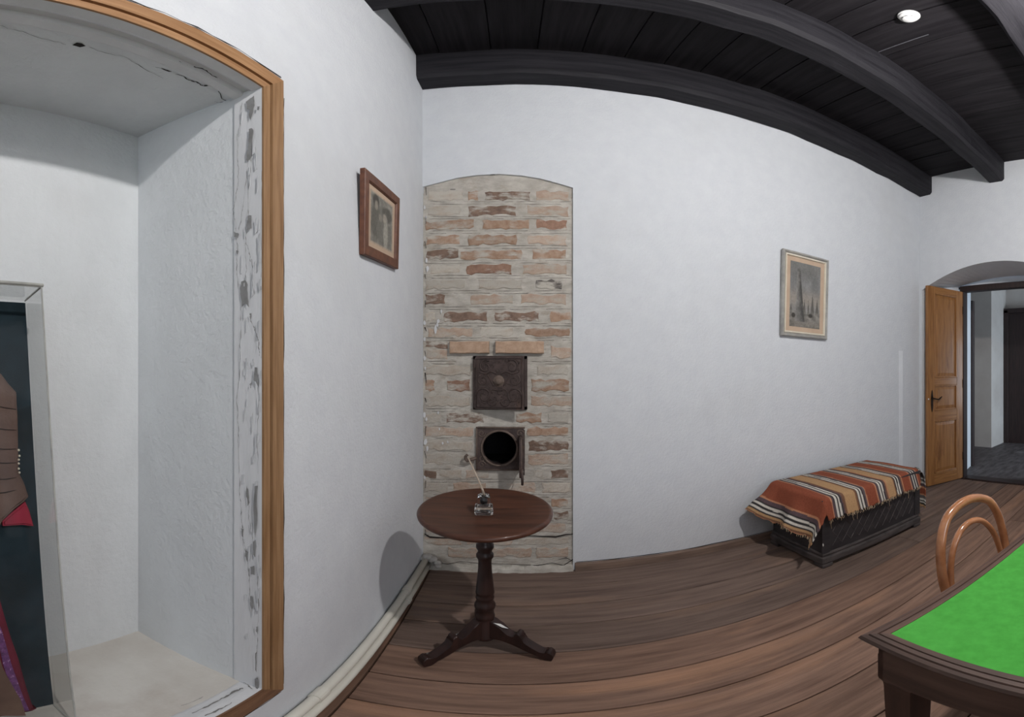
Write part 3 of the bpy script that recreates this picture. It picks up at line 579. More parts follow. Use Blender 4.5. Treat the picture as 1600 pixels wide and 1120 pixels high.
# --- the open pine door leaf
hx_, hy_ = 4.462, 2.222; fx_, fy_ = 3.909, 2.392
ang = math.atan2(fy_-hy_, fx_-hx_); DL = math.hypot(fx_-hx_, fy_-hy_)
d1 = struct('door_1', Box((0, -0.018, 0.012), (0.01, 0.018, 0.02)), M_door, 'open honey-brown pine door leaf with three panels and iron handle')
d1.location = (hx_, hy_, 0.0); d1.rotation_euler = (0, 0, ang)
ZT = 2.338
sw = 0.105
zr = [(0.012, 0.15), (0.775, 0.895), (1.19, 1.275), (2.262, ZT)]        # rails
for x0, x1 in ((0, sw), (DL-sw, DL)): obj('door_stile', Box((x0, -0.019, 0.012), (x1, 0.019, ZT), 0.003), M_door, d1)
M_doorh = mat('honey_pine_rail', sr(164,116,68), sr(132,88,48), rough=0.42, scale=4.5, stretch=(0.7,9,9), bump=0.15, bscale=20, bstretch=(0.6,8,8), coat=0.1)
for z0, z1 in zr: obj('door_rail', Box((sw, -0.018, z0), (DL-sw, 0.018, z1), 0.003), M_doorh, d1)
for (a, z0), (z1, b) in zip(zr, zr[1:]):
    pn = bmesh.new(); box(pn, (sw-0.005, -0.006, z0-0.005), (DL-sw+0.005, 0.006, z1+0.005))
    for s in (-1, 1):
        i_ = 0.055; o_ = 0.02
        A = [(sw+o_, z0+o_), (DL-sw-o_, z0+o_), (DL-sw-o_, z1-o_), (sw+o_, z1-o_)]; B_ = [(sw+i_, z0+i_), (DL-sw-i_, z0+i_), (DL-sw-i_, z1-i_), (sw+i_, z1-i_)]
        va = [pn.verts.new((x, s*0.006, z)) for x, z in A]; vb = [pn.verts.new((x, s*0.015, z)) for x, z in B_]
        for i in range(4): pn.faces.new((va[i], va[(i+1)%4], vb[(i+1)%4], vb[i]))
        pn.faces.new(vb)
    P_ = obj('door_panel', pn, M_door, d1)
    ml = bmesh.new()
    for s in (-1, 1):
        for lo_, hi_ in (((sw, 0, z0), (DL-sw, 0, z0+0.016)), ((sw, 0, z1-0.016), (DL-sw, 0, z1)), ((sw, 0, z0), (sw+0.016, 0, z1)), ((DL-sw-0.016, 0, z0), (DL-sw, 0, z1))):
            box(ml, (lo_[0], min(s*0.006, s*0.022), lo_[2]), (hi_[0], max(s*0.006, s*0.022), hi_[2]), 0.004, 2)
    obj('panel_moulding', ml, M_door, P_)
# handle on the face that looks into the room (local +y after the turn is towards the camera)
hz_ = 1.04
for s in (1,):
    pl = bmesh.new(); out = [(DL-0.065+0.017*math.cos(2*PI*i/20)*(1-0.25*abs(math.sin(2*PI*i/20))**3), s*0.019, hz_-0.03+0.125*math.sin(2*PI*i/20)) for i in range(20)]
    prism(pl, out, (0, s*0.005, 0)); hp_ = obj('handle_plate', pl, M_lock, d1)
    hd = bmesh.new(); tube(hd, smooth_path([(DL-0.065, s*0.02, hz_), (DL-0.065, s*0.055, hz_), (DL-0.085, s*0.062, hz_-0.004), (DL-0.13, s*0.06, hz_-0.012), (DL-0.165, s*0.058, hz_+0.004), (DL-0.185, s*0.058, hz_+0.018)], 5), [0.009, 0.007], 8); obj('handle_lever', hd, M_lock, hp_, smooth=True)
kb = bmesh.new(); bmesh.ops.create_uvsphere(kb, u_segments=12, v_segments=8, radius=0.009, matrix=Matrix.Translation((DL-0.012, 0.022, hz_-0.005))); obj('latch_knob', kb, M_paper, d1, smooth=True)
for z in (0.3, 1.2, 2.1): obj('hinge', Tube([(0.0, 0.02, z-0.05), (0.0, 0.02, z+0.05)], 0.009, 8), M_lock, d1)

# ------------------------------------------------------------------ heating pipes along the left wall
def pipe(off, z, r, label, cps):
    t = thing('heating_pipe', label, 'pipe', (0, 0, 0), group='cream heating pipes along the left wall')
    pts = [(wl(y)+off, y, z) for y in (YF+0.05, -2, -1, 0, 1, 2, YB-0.015)]
    obj('pipe_run', Tube(pts, r, 16), M_pipe, t, smooth=True)
    for y, l in cps:
        a = (wl(y)+off, y, z); b = (wl(y+l)+off, y+l, z); cpm = Tube([a, b], r*1.24, 16); obj('pipe_coupling', cpm, M_pipe, t)
    return t
pipe(0.0275, 0.080, 0.020, 'upper cream heating pipe, running above its twin along the white wall', [(1.065, 0.06), (2.02, 0.05)])
pipe(0.039, 0.031, 0.020, 'lower cream heating pipe, lying on the floor boards under its twin', [(0.93, 0.07), (1.99, 0.035)])
ff = bmesh.new()
for x, z, r in ((-0.535, 0.10, 0.034), (-0.50, 0.085, 0.03), (-0.555, 0.085, 0.03), (-0.47, 0.062, 0.024), (-0.465, 0.035, 0.024)):
    bmesh.ops.create_icosphere(ff, subdivisions=2, radius=r, matrix=Matrix.Translation((x, 2.475, z)) @ Matrix.Diagonal((1.1, 0.9, 0.75, 1)))
for v in ff.verts: v.co += Vector((R.uniform(-.004, .004), R.uniform(-.004, .004), R.uniform(-.004, .004)))
tag(obj('filler_foam', ff, M_foam, smooth=True), 'lump of white filler foam where the pipes enter the wall', 'foam')

# ------------------------------------------------------------------ iron stove doors
def scroll(c, r0, turns, s, sx=1, n=22, a0=0.0):
    return [Vector((c[0]+sx*math.cos(a0+s*turns*2*PI*i/n)*r0*(1-0.8*i/n), 0, c[1]+math.sin(a0+s*turns*2*PI*i/n)*r0*(1-0.8*i/n))) for i in range(n+1)]
yq = YP-0.012
a = on_y(739, 640, yq); b = on_y(824, 556, yq); zc0 = on_y(781, 640, yq).z; zc1 = on_y(781, 556, yq).z
sd = thing('stove_door', 'closed square cast-iron stove door with raised scrollwork, above the round opening', 'stove door', (a.x, yq, zc0))
UW, UH = b.x-a.x, zc1-zc0
fr = bmesh.new(); t_ = 0.022
for lo_, hi_ in (((0, 0, 0), (UW, .02, t_)), ((0, 0, UH-t_), (UW, .02, UH)), ((0, 0, 0), (t_, .02, UH)), ((UW-t_, 0, 0), (UW, .02, UH))): box(fr, (lo_[0], -0.008, lo_[2]), (hi_[0], 0.02, hi_[2]), 0.003, 1)
obj('door_frame', fr, M_iron, sd)
lf = obj('door_leaf', Box((0, -0.012, 0), (UW-0.028, 0, UH-0.014), 0.004, 2), M_iron, sd, loc=(0.016, -0.010, 0.006), rot=(0, 0, -0.27))
rl = bmesh.new(); w, h = UW-0.028, UH-0.014
for sx in (1, -1):
    cx = w/2
    for pth in (scroll((cx+sx*0.095, h*0.26), 0.052, 1.4, 1, sx), scroll((cx+sx*0.10, h*0.56), 0.036, 1.3, -1, sx, a0=1.0), scroll((cx+sx*0.085, h*0.82), 0.042, 1.4, -1, sx, a0=2.2), scroll((cx+sx*0.045, h*0.15), 0.030, 1.2, 1, sx, a0=3)):
        tube(rl, [p+Vector((0, -0.0125, 0)) for p in pth], [0.0052, 0.003], 6)
    tube(rl, smooth_path([(cx+sx*0.015, -.0125, h*.68), (cx+sx*0.05, -.0125, h*.72), (cx+sx*0.085, -.0125, h*.68), (cx+sx*0.125, -.0125, h*.72)], 5), 0.0045, 6)
    tube(rl, smooth_path([(cx, -.0125, h*.36), (cx+sx*0.04, -.0125, h*.38), (cx+sx*0.06, -.0125, h*.30), (cx+sx*0.075, -.0125, h*.14)], 5), 0.0045, 6)
    tube(rl, smooth_path([(cx+sx*0.03, -.0125, h*.45), (cx+sx*0.055, -.0125, h*.58), (cx+sx*0.07, -.0125, h*.66)], 5), 0.004, 6)
tube(rl, [(0.012, -.0125, 0.012), (w-0.012, -.0125, 0.012), (w-0.012, -.0125, h-0.012), (0.012, -.0125, h-0.012)], 0.004, 6, True)
for k in range(46):
    x_, z_ = R.uniform(0.02, w-0.02), R.uniform(0.02, h-0.02); a0_ = R.uniform(0, 6.28); q = [Vector((x_+0.014*math.cos(a0_+t*0.55)*(1-t*0.09), -0.0122, z_+0.014*math.sin(a0_+t*0.55)*(1-t*0.09))) for t in range(8)]
    if all(0.012 < v.x < w-0.012 and 0.012 < v.z < h-0.012 for v in q): tube(rl, q, [0.0034, 0.002], 5)
ob_ = obj('scroll_relief', rl, M_iron, lf, smooth=True)
bo = bmesh.new(); lathe(bo, [(0, .022), (.012, .021), (.02, .014), (.024, .004), (.034, .002), (.036, 0)], 18, Matrix.Translation((w/2, -0.012, h*0.54)) @ Matrix.Rotation(PI/2, 4, 'X')); obj('centre_boss', bo, M_ironlight, lf, smooth=True)
for z in (0.035, UH-0.05): obj('hinge', Tube([(0.012, -0.014, z-0.022), (0.012, -0.014, z+0.022)], 0.010, 8), M_iron, sd)
# lower: plate with a round opening and its small door swung open
a = on_y(744, 735, yq); b = on_y(820, 667, yq); z0 = on_y(782, 735, yq).z; z1 = on_y(782, 667, yq).z; PW, PH = b.x-a.x, z1-z0
sd2 = thing('stove_door', 'square cast-iron stove plate with a round black opening and small door swung open', 'stove door', (a.x, yq, z0))
c_ = on_y(780.5, 700, yq); cx, cz, rr_ = c_.x-a.x, c_.z-z0, 0.104
pb = bmesh.new(); n = 40; o1 = []; i1 = []
for k in range(n):
    t = 2*PI*k/n; dx, dz = math.cos(t), math.sin(t)
    s = min((PW-cx)/dx if dx > 1e-6 else 1e9, -cx/dx if dx < -1e-6 else 1e9, (PH-cz)/dz if dz > 1e-6 else 1e9, -cz/dz if dz < -1e-6 else 1e9)
    o1.append((cx+dx*s, cz+dz*s)); i1.append((cx+dx*rr_, cz+dz*rr_))
of, ob, nf_, nb_ = ([pb.verts.new((x, y, z)) for x, z in L_] for L_, y in ((o1, -0.006), (o1, 0.012), (i1, -0.006), (i1, 0.03)))
for k in range(n):
    j = (k+1)%n
    pb.faces.new((of[k], of[j], nf_[j], nf_[k])); pb.faces.new((nf_[k], nf_[j], nb_[j], nb_[k])); pb.faces.new((of[k], ob[k], ob[j], of[j]))
obj('plate', pb, M_iron, sd2)
obj('opening_rim', Tube([(cx+math.cos(2*PI*k/40)*(rr_+0.008), -0.009, cz+math.sin(2*PI*k/40)*(rr_+0.008)) for k in range(40)], 0.0075, 8, True), M_ironlight, sd2, smooth=True)
fl_ = bmesh.new(); tube(fl_, [(PW*t, -0.008, 0.006) for t in (0, 1)], 0.005, 6); tube(fl_, [(PW*t, -0.008, PH-0.004) for t in (0, 1)], 0.006, 6); tube(fl_, [(0.004, -0.008, PH*t) for t in (0, 1)], 0.005, 6)
for qx, qz, s in ((0.035, 0.04, 1), (0.035, PH-0.04, -1), (PW-0.03, PH-0.04, 1), (0.04, 0.075, 1)): tube(fl_, [p+Vector((0, -0.007, 0)) for p in scroll((qx, qz), 0.024, 1.3, s)], [0.004, 0.0025], 6)
obj('plate_relief', fl_, M_ironlight, sd2, smooth=True)
# the small door: a square leaf hinged on the right, swung a little past square
sl = obj('small_door', Box((0, -0.006, 0), (0.205, 0.006, 0.225), 0.003, 1), M_iron, sd2, loc=(PW-0.028, -0.016, 0.008), rot=(0, 0, -PI/2-0.02))
sr_ = bmesh.new(); tube(sr_, [p+Vector((0.10, 0.007, 0.11)) for p in scroll((0, 0), 0.07, 1.6, 1)], [0.005, 0.003], 6); tube(sr_, [(0.01, 0.007, 0.01), (0.195, 0.007, 0.01), (0.195, 0.007, 0.215), (0.01, 0.007, 0.215)], 0.004, 6, True); obj('scroll_relief', sr_, M_ironlight, sl, smooth=True)
obj('door_hook', Tube(smooth_path([(0.19, 0.004, 0.05), (0.215, 0.01, 0.03), (0.222, 0.012, -0.01), (0.21, 0.012, -0.035), (0.195, 0.012, -0.02)], 5), 0.008, 8), M_iron, sl, smooth=True)
obj('door_ring', Tube([(0.12+0.028*math.cos(2*PI*k/16), 0.022, 0.04+0.04*math.sin(2*PI*k/16)) for k in range(16)], 0.004, 6, True), M_iron, sl, smooth=True)
lt = bmesh.new(); tube(lt, smooth_path([(0.0, -0.012, 0.082), (-0.03, -0.03, 0.075), (-0.055, -0.036, 0.072), (-0.062, -0.036, 0.095), (-0.05, -0.036, 0.108)], 5), [0.012, 0.008], 8); obj('latch', lt, M_ironlight, sd2, smooth=True)
for z in (0.05, 0.19): obj('hinge', Tube([(PW-0.022, -0.012, z-0.018), (PW-0.022, -0.012, z+0.018)], 0.009, 8), M_iron, sd2)

# ------------------------------------------------------------------ pictures
def fillshade(v, s=1.0): return sr(*(min(255, v[i]*s) for i in range(3)))
def mixc(a, b, k): return [a[i]*(1-k)+b[i]*k for i in range(3)]
def st_(x, a, b): t = max(0.0, min(1.0, (x-a)/(b-a))); return t*t*(3-2*t)
def landscape(u, v):
    n = fbm(u*5+3, v*6); c = [124+50*(n-0.45)]*3; c = mixc(c, (112, 110, 104), st_(v, 0.55, 1.0)*0.5)
    c = mixc(c, (164, 152, 138), 0.6*math.exp(-((v-0.42)/0.14)**2))
    for cx, h, w in ((0.47, 0.44, 0.075), (0.60, 0.43, 0.05), (0.74, 0.54, 0.085), (0.90, 0.46, 0.10), (0.04, 0.34, 0.09)):
        e = abs(u-cx)/(w*max(0.05, 1-(v/h)**1.6))+0.35*(fbm(u*16, v*16)-0.45) if v < h else 9
        c = mixc(c, (88, 85, 80), 0.85*(1-st_(e, 0.7, 1.15)))
    g = 118+90*(fbm(u*9, v*26)-0.4); c = mixc((g*1.02, g*0.99, g*0.94), c, st_(v, 0.16, 0.30))
    d = 84+70*fbm(u*10, v*30); c = mixc((d, d*0.96, d*0.9), c, st_(v, 0.03, 0.12))
    tw = 0.05+0.15*max(0, 0.88-v)**1.2; txc = 0.26+0.07*(1-v); e = abs(u-txc)/tw
    if 0.08 < v < 0.87: d = 100+50*(fbm(u*18, v*18)-0.4)-34*(u-txc)/tw; c = mixc((d, d*0.98, d*0.95), c, st_(e, 0.85, 1.1))
    if 0.86 <= v < 0.90 and e < 0.9: c = mixc(c, (92, 90, 86), 0.8 if int(u*46) % 2 else 0.35)
    for ex, ey, w, h in ((0.12, 0.17, 0.06, 0.035), (0.68, 0.19, 0.07, 0.03)):
        q = ((u-ex)/w)**2+((v-ey)/h)**2; c = mixc((66, 62, 58), c, st_(q, 0.6, 1.5))
    return sr(*[max(20, min(220, q)) for q in c])
def portrait(u, v):
    g = 122+60*(fbm(u*6+9, v*7)-0.45); c = [g*1.02, g, g*0.94]
    def el(c, cx, cy, rx, ry, col, k=0.9): q = ((u-cx)/rx)**2+((v-cy)/ry)**2+0.6*(fbm(u*13, v*13)-0.45); return mixc(col, c, 1-k*(1-st_(q, 0.45, 1.35)))
    c = el(c, 0.24, 0.42, 0.24, 0.36, (98, 95, 88)); c = el(c, 0.72, 0.70, 0.24, 0.16, (88, 85, 79)); c = el(c, 0.54, 0.34, 0.28, 0.34, (112, 109, 102))
    c = el(c, 0.66, 0.30, 0.11, 0.40, (160, 156, 146)); c = el(c, 0.60, 0.60, 0.08, 0.10, (160, 152, 140)); c = el(c, 0.24, 0.84, 0.14, 0.13, (72, 68, 63)); c = el(c, 0.25, 0.76, 0.075, 0.10, (150, 143, 131)); c = el(c, 0.42, 0.56, 0.08, 0.08, (140, 134, 124))
    c = mixc((178, 160, 142), c, st_(min(u, 1-u, v*1.2, (1-v)*1.2), 0.02, 0.06))
    return sr(*[max(20, min(210, q*(0.92+0.16*fbm(u*40, v*50)))) for q in c])
def frame_bars(bm, w, h, t, prof):          # mitred frame in the local xz plane, facing -y; prof = [(inset, depth)]
    n = len(prof); rings = []
    for ins, d in prof: rings.append([bm.verts.new(p) for p in ((ins, -d, ins), (w-ins, -d, ins), (w-ins, -d, h-ins), (ins, -d, h-ins))])
    for a, b in zip(rings, rings[1:]):
        for k in range(4): bm.faces.new((a[k], a[(k+1)%4], b[(k+1)%4], b[k]))
    return bm
P2 = thing('framed_picture', 'silver-framed landscape print with a tall tower, on the back wall', 'picture', (1.928, YB-0.006, 1.63), (0.012, 0.018, 0))
w, h = 0.497, 0.705
obj('outer_frame', frame_bars(bmesh.new(), w, h, 0, [(0, 0), (0, 0.022), (0.006, 0.030), (0.016, 0.030), (0.024, 0.020), (0.032, 0.018)]), M_silver, P2)
obj('inner_slip', frame_bars(bmesh.new(), w, h, 0, [(0.030, 0.016), (0.031, 0.026), (0.040, 0.026), (0.045, 0.014)]), M_slip, P2)
obj('card_mount', Box((0.02, -0.012, 0.02), (w-0.02, 0, h-0.02)), M_matboard, P2)
pw, ph = w-0.17, h-0.165
painted('landscape_print', pw, ph, 70, 100, landscape, M_print, P2, Matrix.Translation((0.085, -0.0135, 0.082)))
# portrait on the left wall: leans out at the top, hangs a little crooked
P1 = thing('framed_picture', 'brown-framed old photograph hanging crooked on the wall beside the bricks', 'picture', (wl(1.47)+0.001, 1.472, 1.822))
w, h = 0.445, 0.378
yax = Vector((0.02, 1, 0)).normalized(); tl_ = math.radians(5.6); up = (Vector((0.05, 0, 1))).normalized()
ex = (yax*math.cos(tl_)+Vector((0, 0, 1))*math.sin(tl_)).normalized(); nrm = ex.cross(up).normalized(); ez = nrm.cross(ex).normalized(); 
Mx = Matrix((ex, -nrm, ez)).transposed().to_4x4()       # local x along the wall, -y out of it, z up
P1.rotation_euler = Mx.to_euler()
obj('frame', frame_bars(bmesh.new(), w, h, 0, [(0, 0), (0, 0.020), (0.003, 0.023), (0.041, 0.023), (0.046, 0.017), (0.048, 0.010)]), M_framewood, P1)
obj('frame_back', Box((0.004, -0.006, 0.004), (w-0.004, 0.0, h-0.004)), M_framewood, P1)
obj('card_mount', Box((0.03, -0.0125, 0.03), (w-0.03, -0.006, h-0.03)), M_matboard, P1)
painted('photograph', w-0.15, h-0.135, 70, 60, portrait, M_print, P1, Matrix.Translation((0.075, -0.0135, 0.068)))

# ------------------------------------------------------------------ round pedestal table, inkwell, pen
TX, TY = -0.117, 1.666
tb = thing('pedestal_table', 'small round dark mahogany pedestal table on three scrolled feet', 'table', (TX, TY, 0))
tz, tr_ = 0.752, 0.281
tilt = Matrix.Translation((0, 0, tz)) @ Matrix.Rotation(math.radians(3.4), 4, 'X')
top = bmesh.new(); lathe(top, [(0, 0.004), (tr_-0.02, 0.004), (tr_-0.012, 0.006), (tr_-0.004, 0.003), (tr_, -0.004), (tr_-0.002, -0.013), (tr_-0.012, -0.020), (tr_-0.05, -0.022), (0, -0.022)], 72, tilt); obj('tabletop', top, M_maho, tb, smooth=True)
col = bmesh.new(); lathe(col, [(0, .738), (.055, .738), (.055, .72), (.04, .70), (.028, .66), (.027, .61), (.030, .60), (.037, .589), (.037, .574), (.031, .563), (.029, .556), (.031, .549), (.0365, .541), (.0365, .528), (.030, .518), (.0275, .505), (.029, .46), (.034, .40), (.0395, .345), (.040, .335), (.036, .328), (.0385, .318), (.0395, .308), (.036, .300), (.037, .285), (.0435, .272), (.0445, .262), (.043, .250), (.037, .243), (.038, .215), (.0415, .205), (.0415, .196), (.038, .188), (.0405, .18), (.0405, .085), (.043, .08), (.043, .066), (.03, .055), (0, .05)], 36); obj('pedestal', col, M_mahodark, tb, smooth=True)
for fx, fy in ((-0.222, -0.181), (0.268, -0.102), (-0.045, 0.283)):
    L_ = math.hypot(fx, fy); a_ = math.atan2(fy, fx); lg = bmesh.new()
    out = smooth_path([(0.02, 0, 0.175), (0.06, 0, 0.160), (0.10, 0, 0.122), (0.132, 0, 0.104), (0.140, 0, 0.122), (0.152, 0, 0.132), (0.166, 0, 0.122), (0.168, 0, 0.100), (0.19, 0, 0.078), (0.235, 0, 0.050), (0.262, 0, 0.040), (0.278, 0, 0.052), (0.292, 0, 0.044), (0.300, 0, 0.022), (0.292, 0, 0.0)], 3)+smooth_path([(0.268, 0, 0.0), (0.250, 0, 0.016), (0.20, 0, 0.034), (0.14, 0, 0.060), (0.08, 0, 0.075), (0.02, 0, 0.072)], 3)
    prism(lg, [(p.x*L_/0.29, -0.025, p.z*1.08) for p in out], (0, 0.050, 0))
    bmesh.ops.bevel(lg, geom=[e for e in lg.edges if abs((e.verts[0].co-e.verts[1].co).y) < 1e-4], offset=0.004, segments=1, affect='EDGES')
    obj('foot', lg, M_mahodark, tb, rot=(0, 0, a_))
a_ = math.atan2(-0.102, 0.268); pl = bmesh.new(); obj('paper_label', prism(pl, [(0.050, -0.024, 0.182), (0.082, -0.012, 0.156), (0.100, 0.010, 0.139), (0.070, 0.0, 0.166)], (0, 0, 0.0012)), M_paper, tb, rot=(0, 0, a_))
# inkwell: square foot and neck of clear glass with dried ink inside
kp = Vector((TX-0.002, TY-0.035, tz+0.0045-0.035*0.06))
ik = thing('inkwell', 'small clear glass inkwell with dark ink, standing on the round table', 'inkwell', kp, (math.radians(3.4), 0, 0.06))
gb = bmesh.new(); box(gb, (-0.037, -0.037, 0.0003), (0.037, 0.037, 0.034), 0.009, 3); obj('glass_base', gb, M_glass, ik)
gn = bmesh.new(); box(gn, (-0.026, -0.026, 0.0345), (0.026, 0.026, 0.078), 0.006, 3); obj('glass_neck', gn, M_glass, ik)
inn = bmesh.new(); lathe(inn, [(0, 0.042), (0.010, 0.043), (0.015, 0.05), (0.0155, 0.062), (0.012, 0.068), (0.012, 0.074), (0.0, 0.075)], 20); obj('ink_reservoir', inn, M_ink, ik, smooth=True)
rim = bmesh.new(); lathe(rim, [(0.013, 0.0785), (0.02, 0.0785), (0.02, 0.084), (0.0135, 0.084), (0.013, 0.0785)], 20); obj('glass_mouth', rim, M_glass, ik, smooth=True)
pe_ = thing('dip_pen', 'thin pale dip pen leaning in the glass inkwell', 'pen', kp+Vector((0.0, 0, 0.087)))
obj('pen_shaft', Tube([(0.0, 0.0, -0.002), (-0.02, 0.012, 0.048), (-0.066, 0.03, 0.145)], [0.0045, 0.0026], 8), M_nib, pe_, smooth=True)
obj('pen_grip', Tube([(0.003, -0.001, -0.008), (-0.012, 0.008, 0.03)], [0.0035, 0.0056], 8), M_nib, pe_, smooth=True)

# ------------------------------------------------------------------ chest and striped cloth
CX0, CX1, CY0, CY1, CZ = 1.765, 2.865, 1.82, 2.39, 0.505
ch = thing('wooden_chest', 'long low black wooden chest standing against the back wall', 'chest', ((CX0+CX1)/2, (CY0+CY1)/2, 0), (0, 0, -0.02))
lx, ly = (CX1-CX0)/2, (CY1-CY0)/2
obj('body', Box((-lx+0.015, -ly+0.015, 0.03), (lx-0.015, ly-0.015, CZ-0.03), 0.004), M_chest, ch)
obj('lid', Box((-lx, -ly, CZ-0.032), (lx, ly, CZ), 0.006), M_chest, ch)
pm = bmesh.new(); box(pm, (-lx-0.004, -ly-0.004, 0.028), (lx+0.004, ly+0.004, 0.085), 0.012, 2); box(pm, (-lx+0.006, -ly+0.006, 0.085), (lx-0.006, ly-0.006, 0.112), 0.010, 2); obj('plinth', pm, M_chestedge, ch)
for sx in (-1, 1):
    for sy in (-1, 1): obj('foot', Box((sx*(lx-0.045)-0.045, sy*(ly-0.045)-0.045, 0), (sx*(lx-0.045)+0.045, sy*(ly-0.045)+0.045, 0.03), 0.006), M_chestedge, ch)
for sx in (-1, 1): ps = bmesh.new(); box(ps, (sx*(lx-0.035)-0.035, -ly+0.004, 0.11), (sx*(lx-0.035)+0.035, -ly+0.017, CZ-0.03), 0.004, 1); obj('corner_post', ps, M_chest, ch)
cw = bmesh.new(); bmesh.ops.create_icosphere(cw, subdivisions=1, radius=0.010, matrix=Matrix.Translation((-lx+0.004, -ly+0.002, 0.185)) @ Matrix.Diagonal((0.5, 0.5, 1.4, 1))); obj('paint_spot', cw, M_paper, ch)
lc = bmesh.new(); z0, z1 = 0.15, 0.45; xx0, xx1 = -lx+0.10, lx-0.08; hgt = z1-z0
for k in range(-4, 20):
    for s in (1, -1):
        xa = xx0+k*0.085; p0, p1 = [xa, z0], [xa+s*hgt*0.8, z1]
        def clip(p, q):
            (xa_, za_), (xb_, zb_) = p, q
            t0, t1 = 0.0, 1.0; dx = xb_-xa_
            if abs(dx) < 1e-6: return None
            for lim, sg in ((xx0, 1), (xx1, -1)):
                t = (lim-xa_)/dx
                if (dx > 0) == (sg > 0): t0 = max(t0, t)
                else: t1 = min(t1, t)
            if t0 >= t1-0.03: return None
            return (xa_+dx*t0, za_+(zb_-za_)*t0), (xa_+dx*t1, za_+(zb_-za_)*t1)
        c = clip(p0, p1)
        if c: tube(lc, [(c[0][0], -ly+0.0145, c[0][1]), (c[1][0], -ly+0.0145, c[1][1])], 0.0022, 4)
obj('lattice_carving', lc, M_chestedge, ch)
# cloth: s runs along the chest (stripes cross it), t runs from the wall edge to the front hem
LX, LY = CX1-CX0+0.01, CY1-CY0-0.005
def stripes():
    rust, tan, dk, wh, pu, sal, gy, br = sr(140,78,58), sr(178,142,104), sr(58,56,56), sr(206,200,190), sr(92,76,80), sr(186,132,100), sr(104,98,96), sr(120,88,70)
    Wg = [(.010, dk), (.015, wh), (.014, dk), (.015, wh), (.012, dk), (.012, pu)]
    q = [(.012, sal), (.018, br), (.018, tan), (.012, dk), (.018, wh), (.016, dk), (.018, wh), (.012, dk), (.030, pu), (.016, sal), (.130, rust)]     # left drape
    q += [(.055, rust), (.010, sal), (.014, pu)]+Wg+[(.020, br), (.105, tan), (.014, br)]+Wg+[(.010, gy), (.008, sal), (.105, rust), (.012, sal), (.016, pu)]+Wg+[(.014, br), (.012, sal), (.085, tan), (.012, br)]+Wg+[(.014, br), (.010, sal), (.095, rust), (.010, sal), (.014, pu)]+Wg+[(.012, sal), (.05, rust), (.010, sal)]+Wg
    q += [(.05, gy), (.02, wh), (.02, gy), (.02, wh), (.03, pu), (.02, sal), (.055, rust), (.012, sal), (.03, gy), (.014, wh), (.012, dk), (.016, wh), (.014, dk), (.03, tan), (.4, tan)]
    return q
SQ = stripes(); LS = 0.30; RS = 0.40
acc = []; z_ = 0
for wd, c in SQ: acc.append((z_, z_+wd, c)); z_ += wd
def stripe(s):
    for a, b, c in acc:
        if a <= s < b: return c
    return acc[-1][2]
def soft(x, r=0.03): return 0.0 if x < -r else ((x+r)**2/(4*r) if x < r else x)
nx, ny = 300, 66; vs = []; cs_ = []; fs = []
for j in range(ny+1):
    for i in range(nx+1):
        s = -LS+(LS+LX+RS)*i/nx
        drop = 0.115+0.03*vn(s*6+3, 2)+0.014*vn(s*45, 7)+0.006*vn(s*120, 3)
        if s < 0: drop = 0.10+0.02*vn(s*45, 7)
        if s > LX-0.06: drop = max(0.01, drop*(1-(s-LX+0.06)/0.10))
        t = (LY+drop)*j/ny
        lhem = 0.014*vn(t*40, 11)+0.02*vn(t*9, 5)
        ss_ = max(s, -LS+lhem); a = soft(-ss_); b = soft(t-LY); c = soft(ss_-LX)
        wav = 0.5+0.5*math.sin(t*15+0.8+3*vn(t*4, 2))
        fa = math.radians(16+22*wav*min(1, (a/0.2)) + (10 if t < 0.1 else 0))
        x = CX0+ss_ if a <= 0 and c <= 0 else CX0+ss_+a-c
        x += -a*math.sin(fa)*1.0+0.15*(1-math.exp(-c/0.08))-0.08*c
        y = CY1-0.004-min(t, t-b)
        bw = math.radians(11+9*vn(s*9, 1.7))
        y -= b*math.sin(bw)+0.03*(a/0.3)*math.sin(t*11-1.2)
        z = CZ+0.014-a*math.cos(fa)*0.95-b*math.cos(bw)*(0.55 if a > 0.02 else 1.0)-c*math.cos(math.radians(9))
        if b > 0 and c > 0: y += 0.02
        z += 0.004*fbm(s*7, t*8)+0.010*math.exp(-((t-LY*0.45)/0.2)**2)*(1 if a <= 0 and c <= 0 else 0)
        vs.append((x, y, z)); cs_.append(stripe(s+LS+0.006*vn(t*7, s*3)))
for j in range(ny):
    for i in range(nx): q = j*(nx+1)+i; fs.append((q, q+1, q+nx+2, q+nx+1))
me = bpy.data.meshes.new('striped_blanket'); me.from_pydata(vs, [], fs)
ca = me.color_attributes.new('print', 'FLOAT_COLOR', 'POINT')
for k, c in enumerate(cs_): ca.data[k].color = (*c, 1)
bl = thing('striped_blanket', 'frayed striped wool blanket in rust, tan, black and white, draped over the chest', 'blanket', (CX0+0.5, CY1-0.2, CZ))
clo = obj('woven_cloth', me, M_rug, bl, loc=(-(CX0+0.5), -(CY1-0.2), -CZ), smooth=True)
md = clo.modifiers.new('thickness', 'SOLIDIFY'); md.thickness = 0.006; md.offset = 1
fg = bmesh.new(); off = Vector((-(CX0+0.5), -(CY1-0.2), -CZ))
for k in range(130):
    i = R.randrange(int(nx*0.16), int(nx*0.78)); p = Vector(vs[ny*(nx+1)+i])+off; l = R.choice([.008, .012, .016, .02]) if R.random() < 0.95 else R.uniform(.05, .075)
    tube(fg, [p+Vector((0, -.003, .004)), p+Vector((R.uniform(-.006, .006), -.006, -l*0.5)), p+Vector((R.uniform(-.012, .012), -.004, -l))], 0.0012, 4)
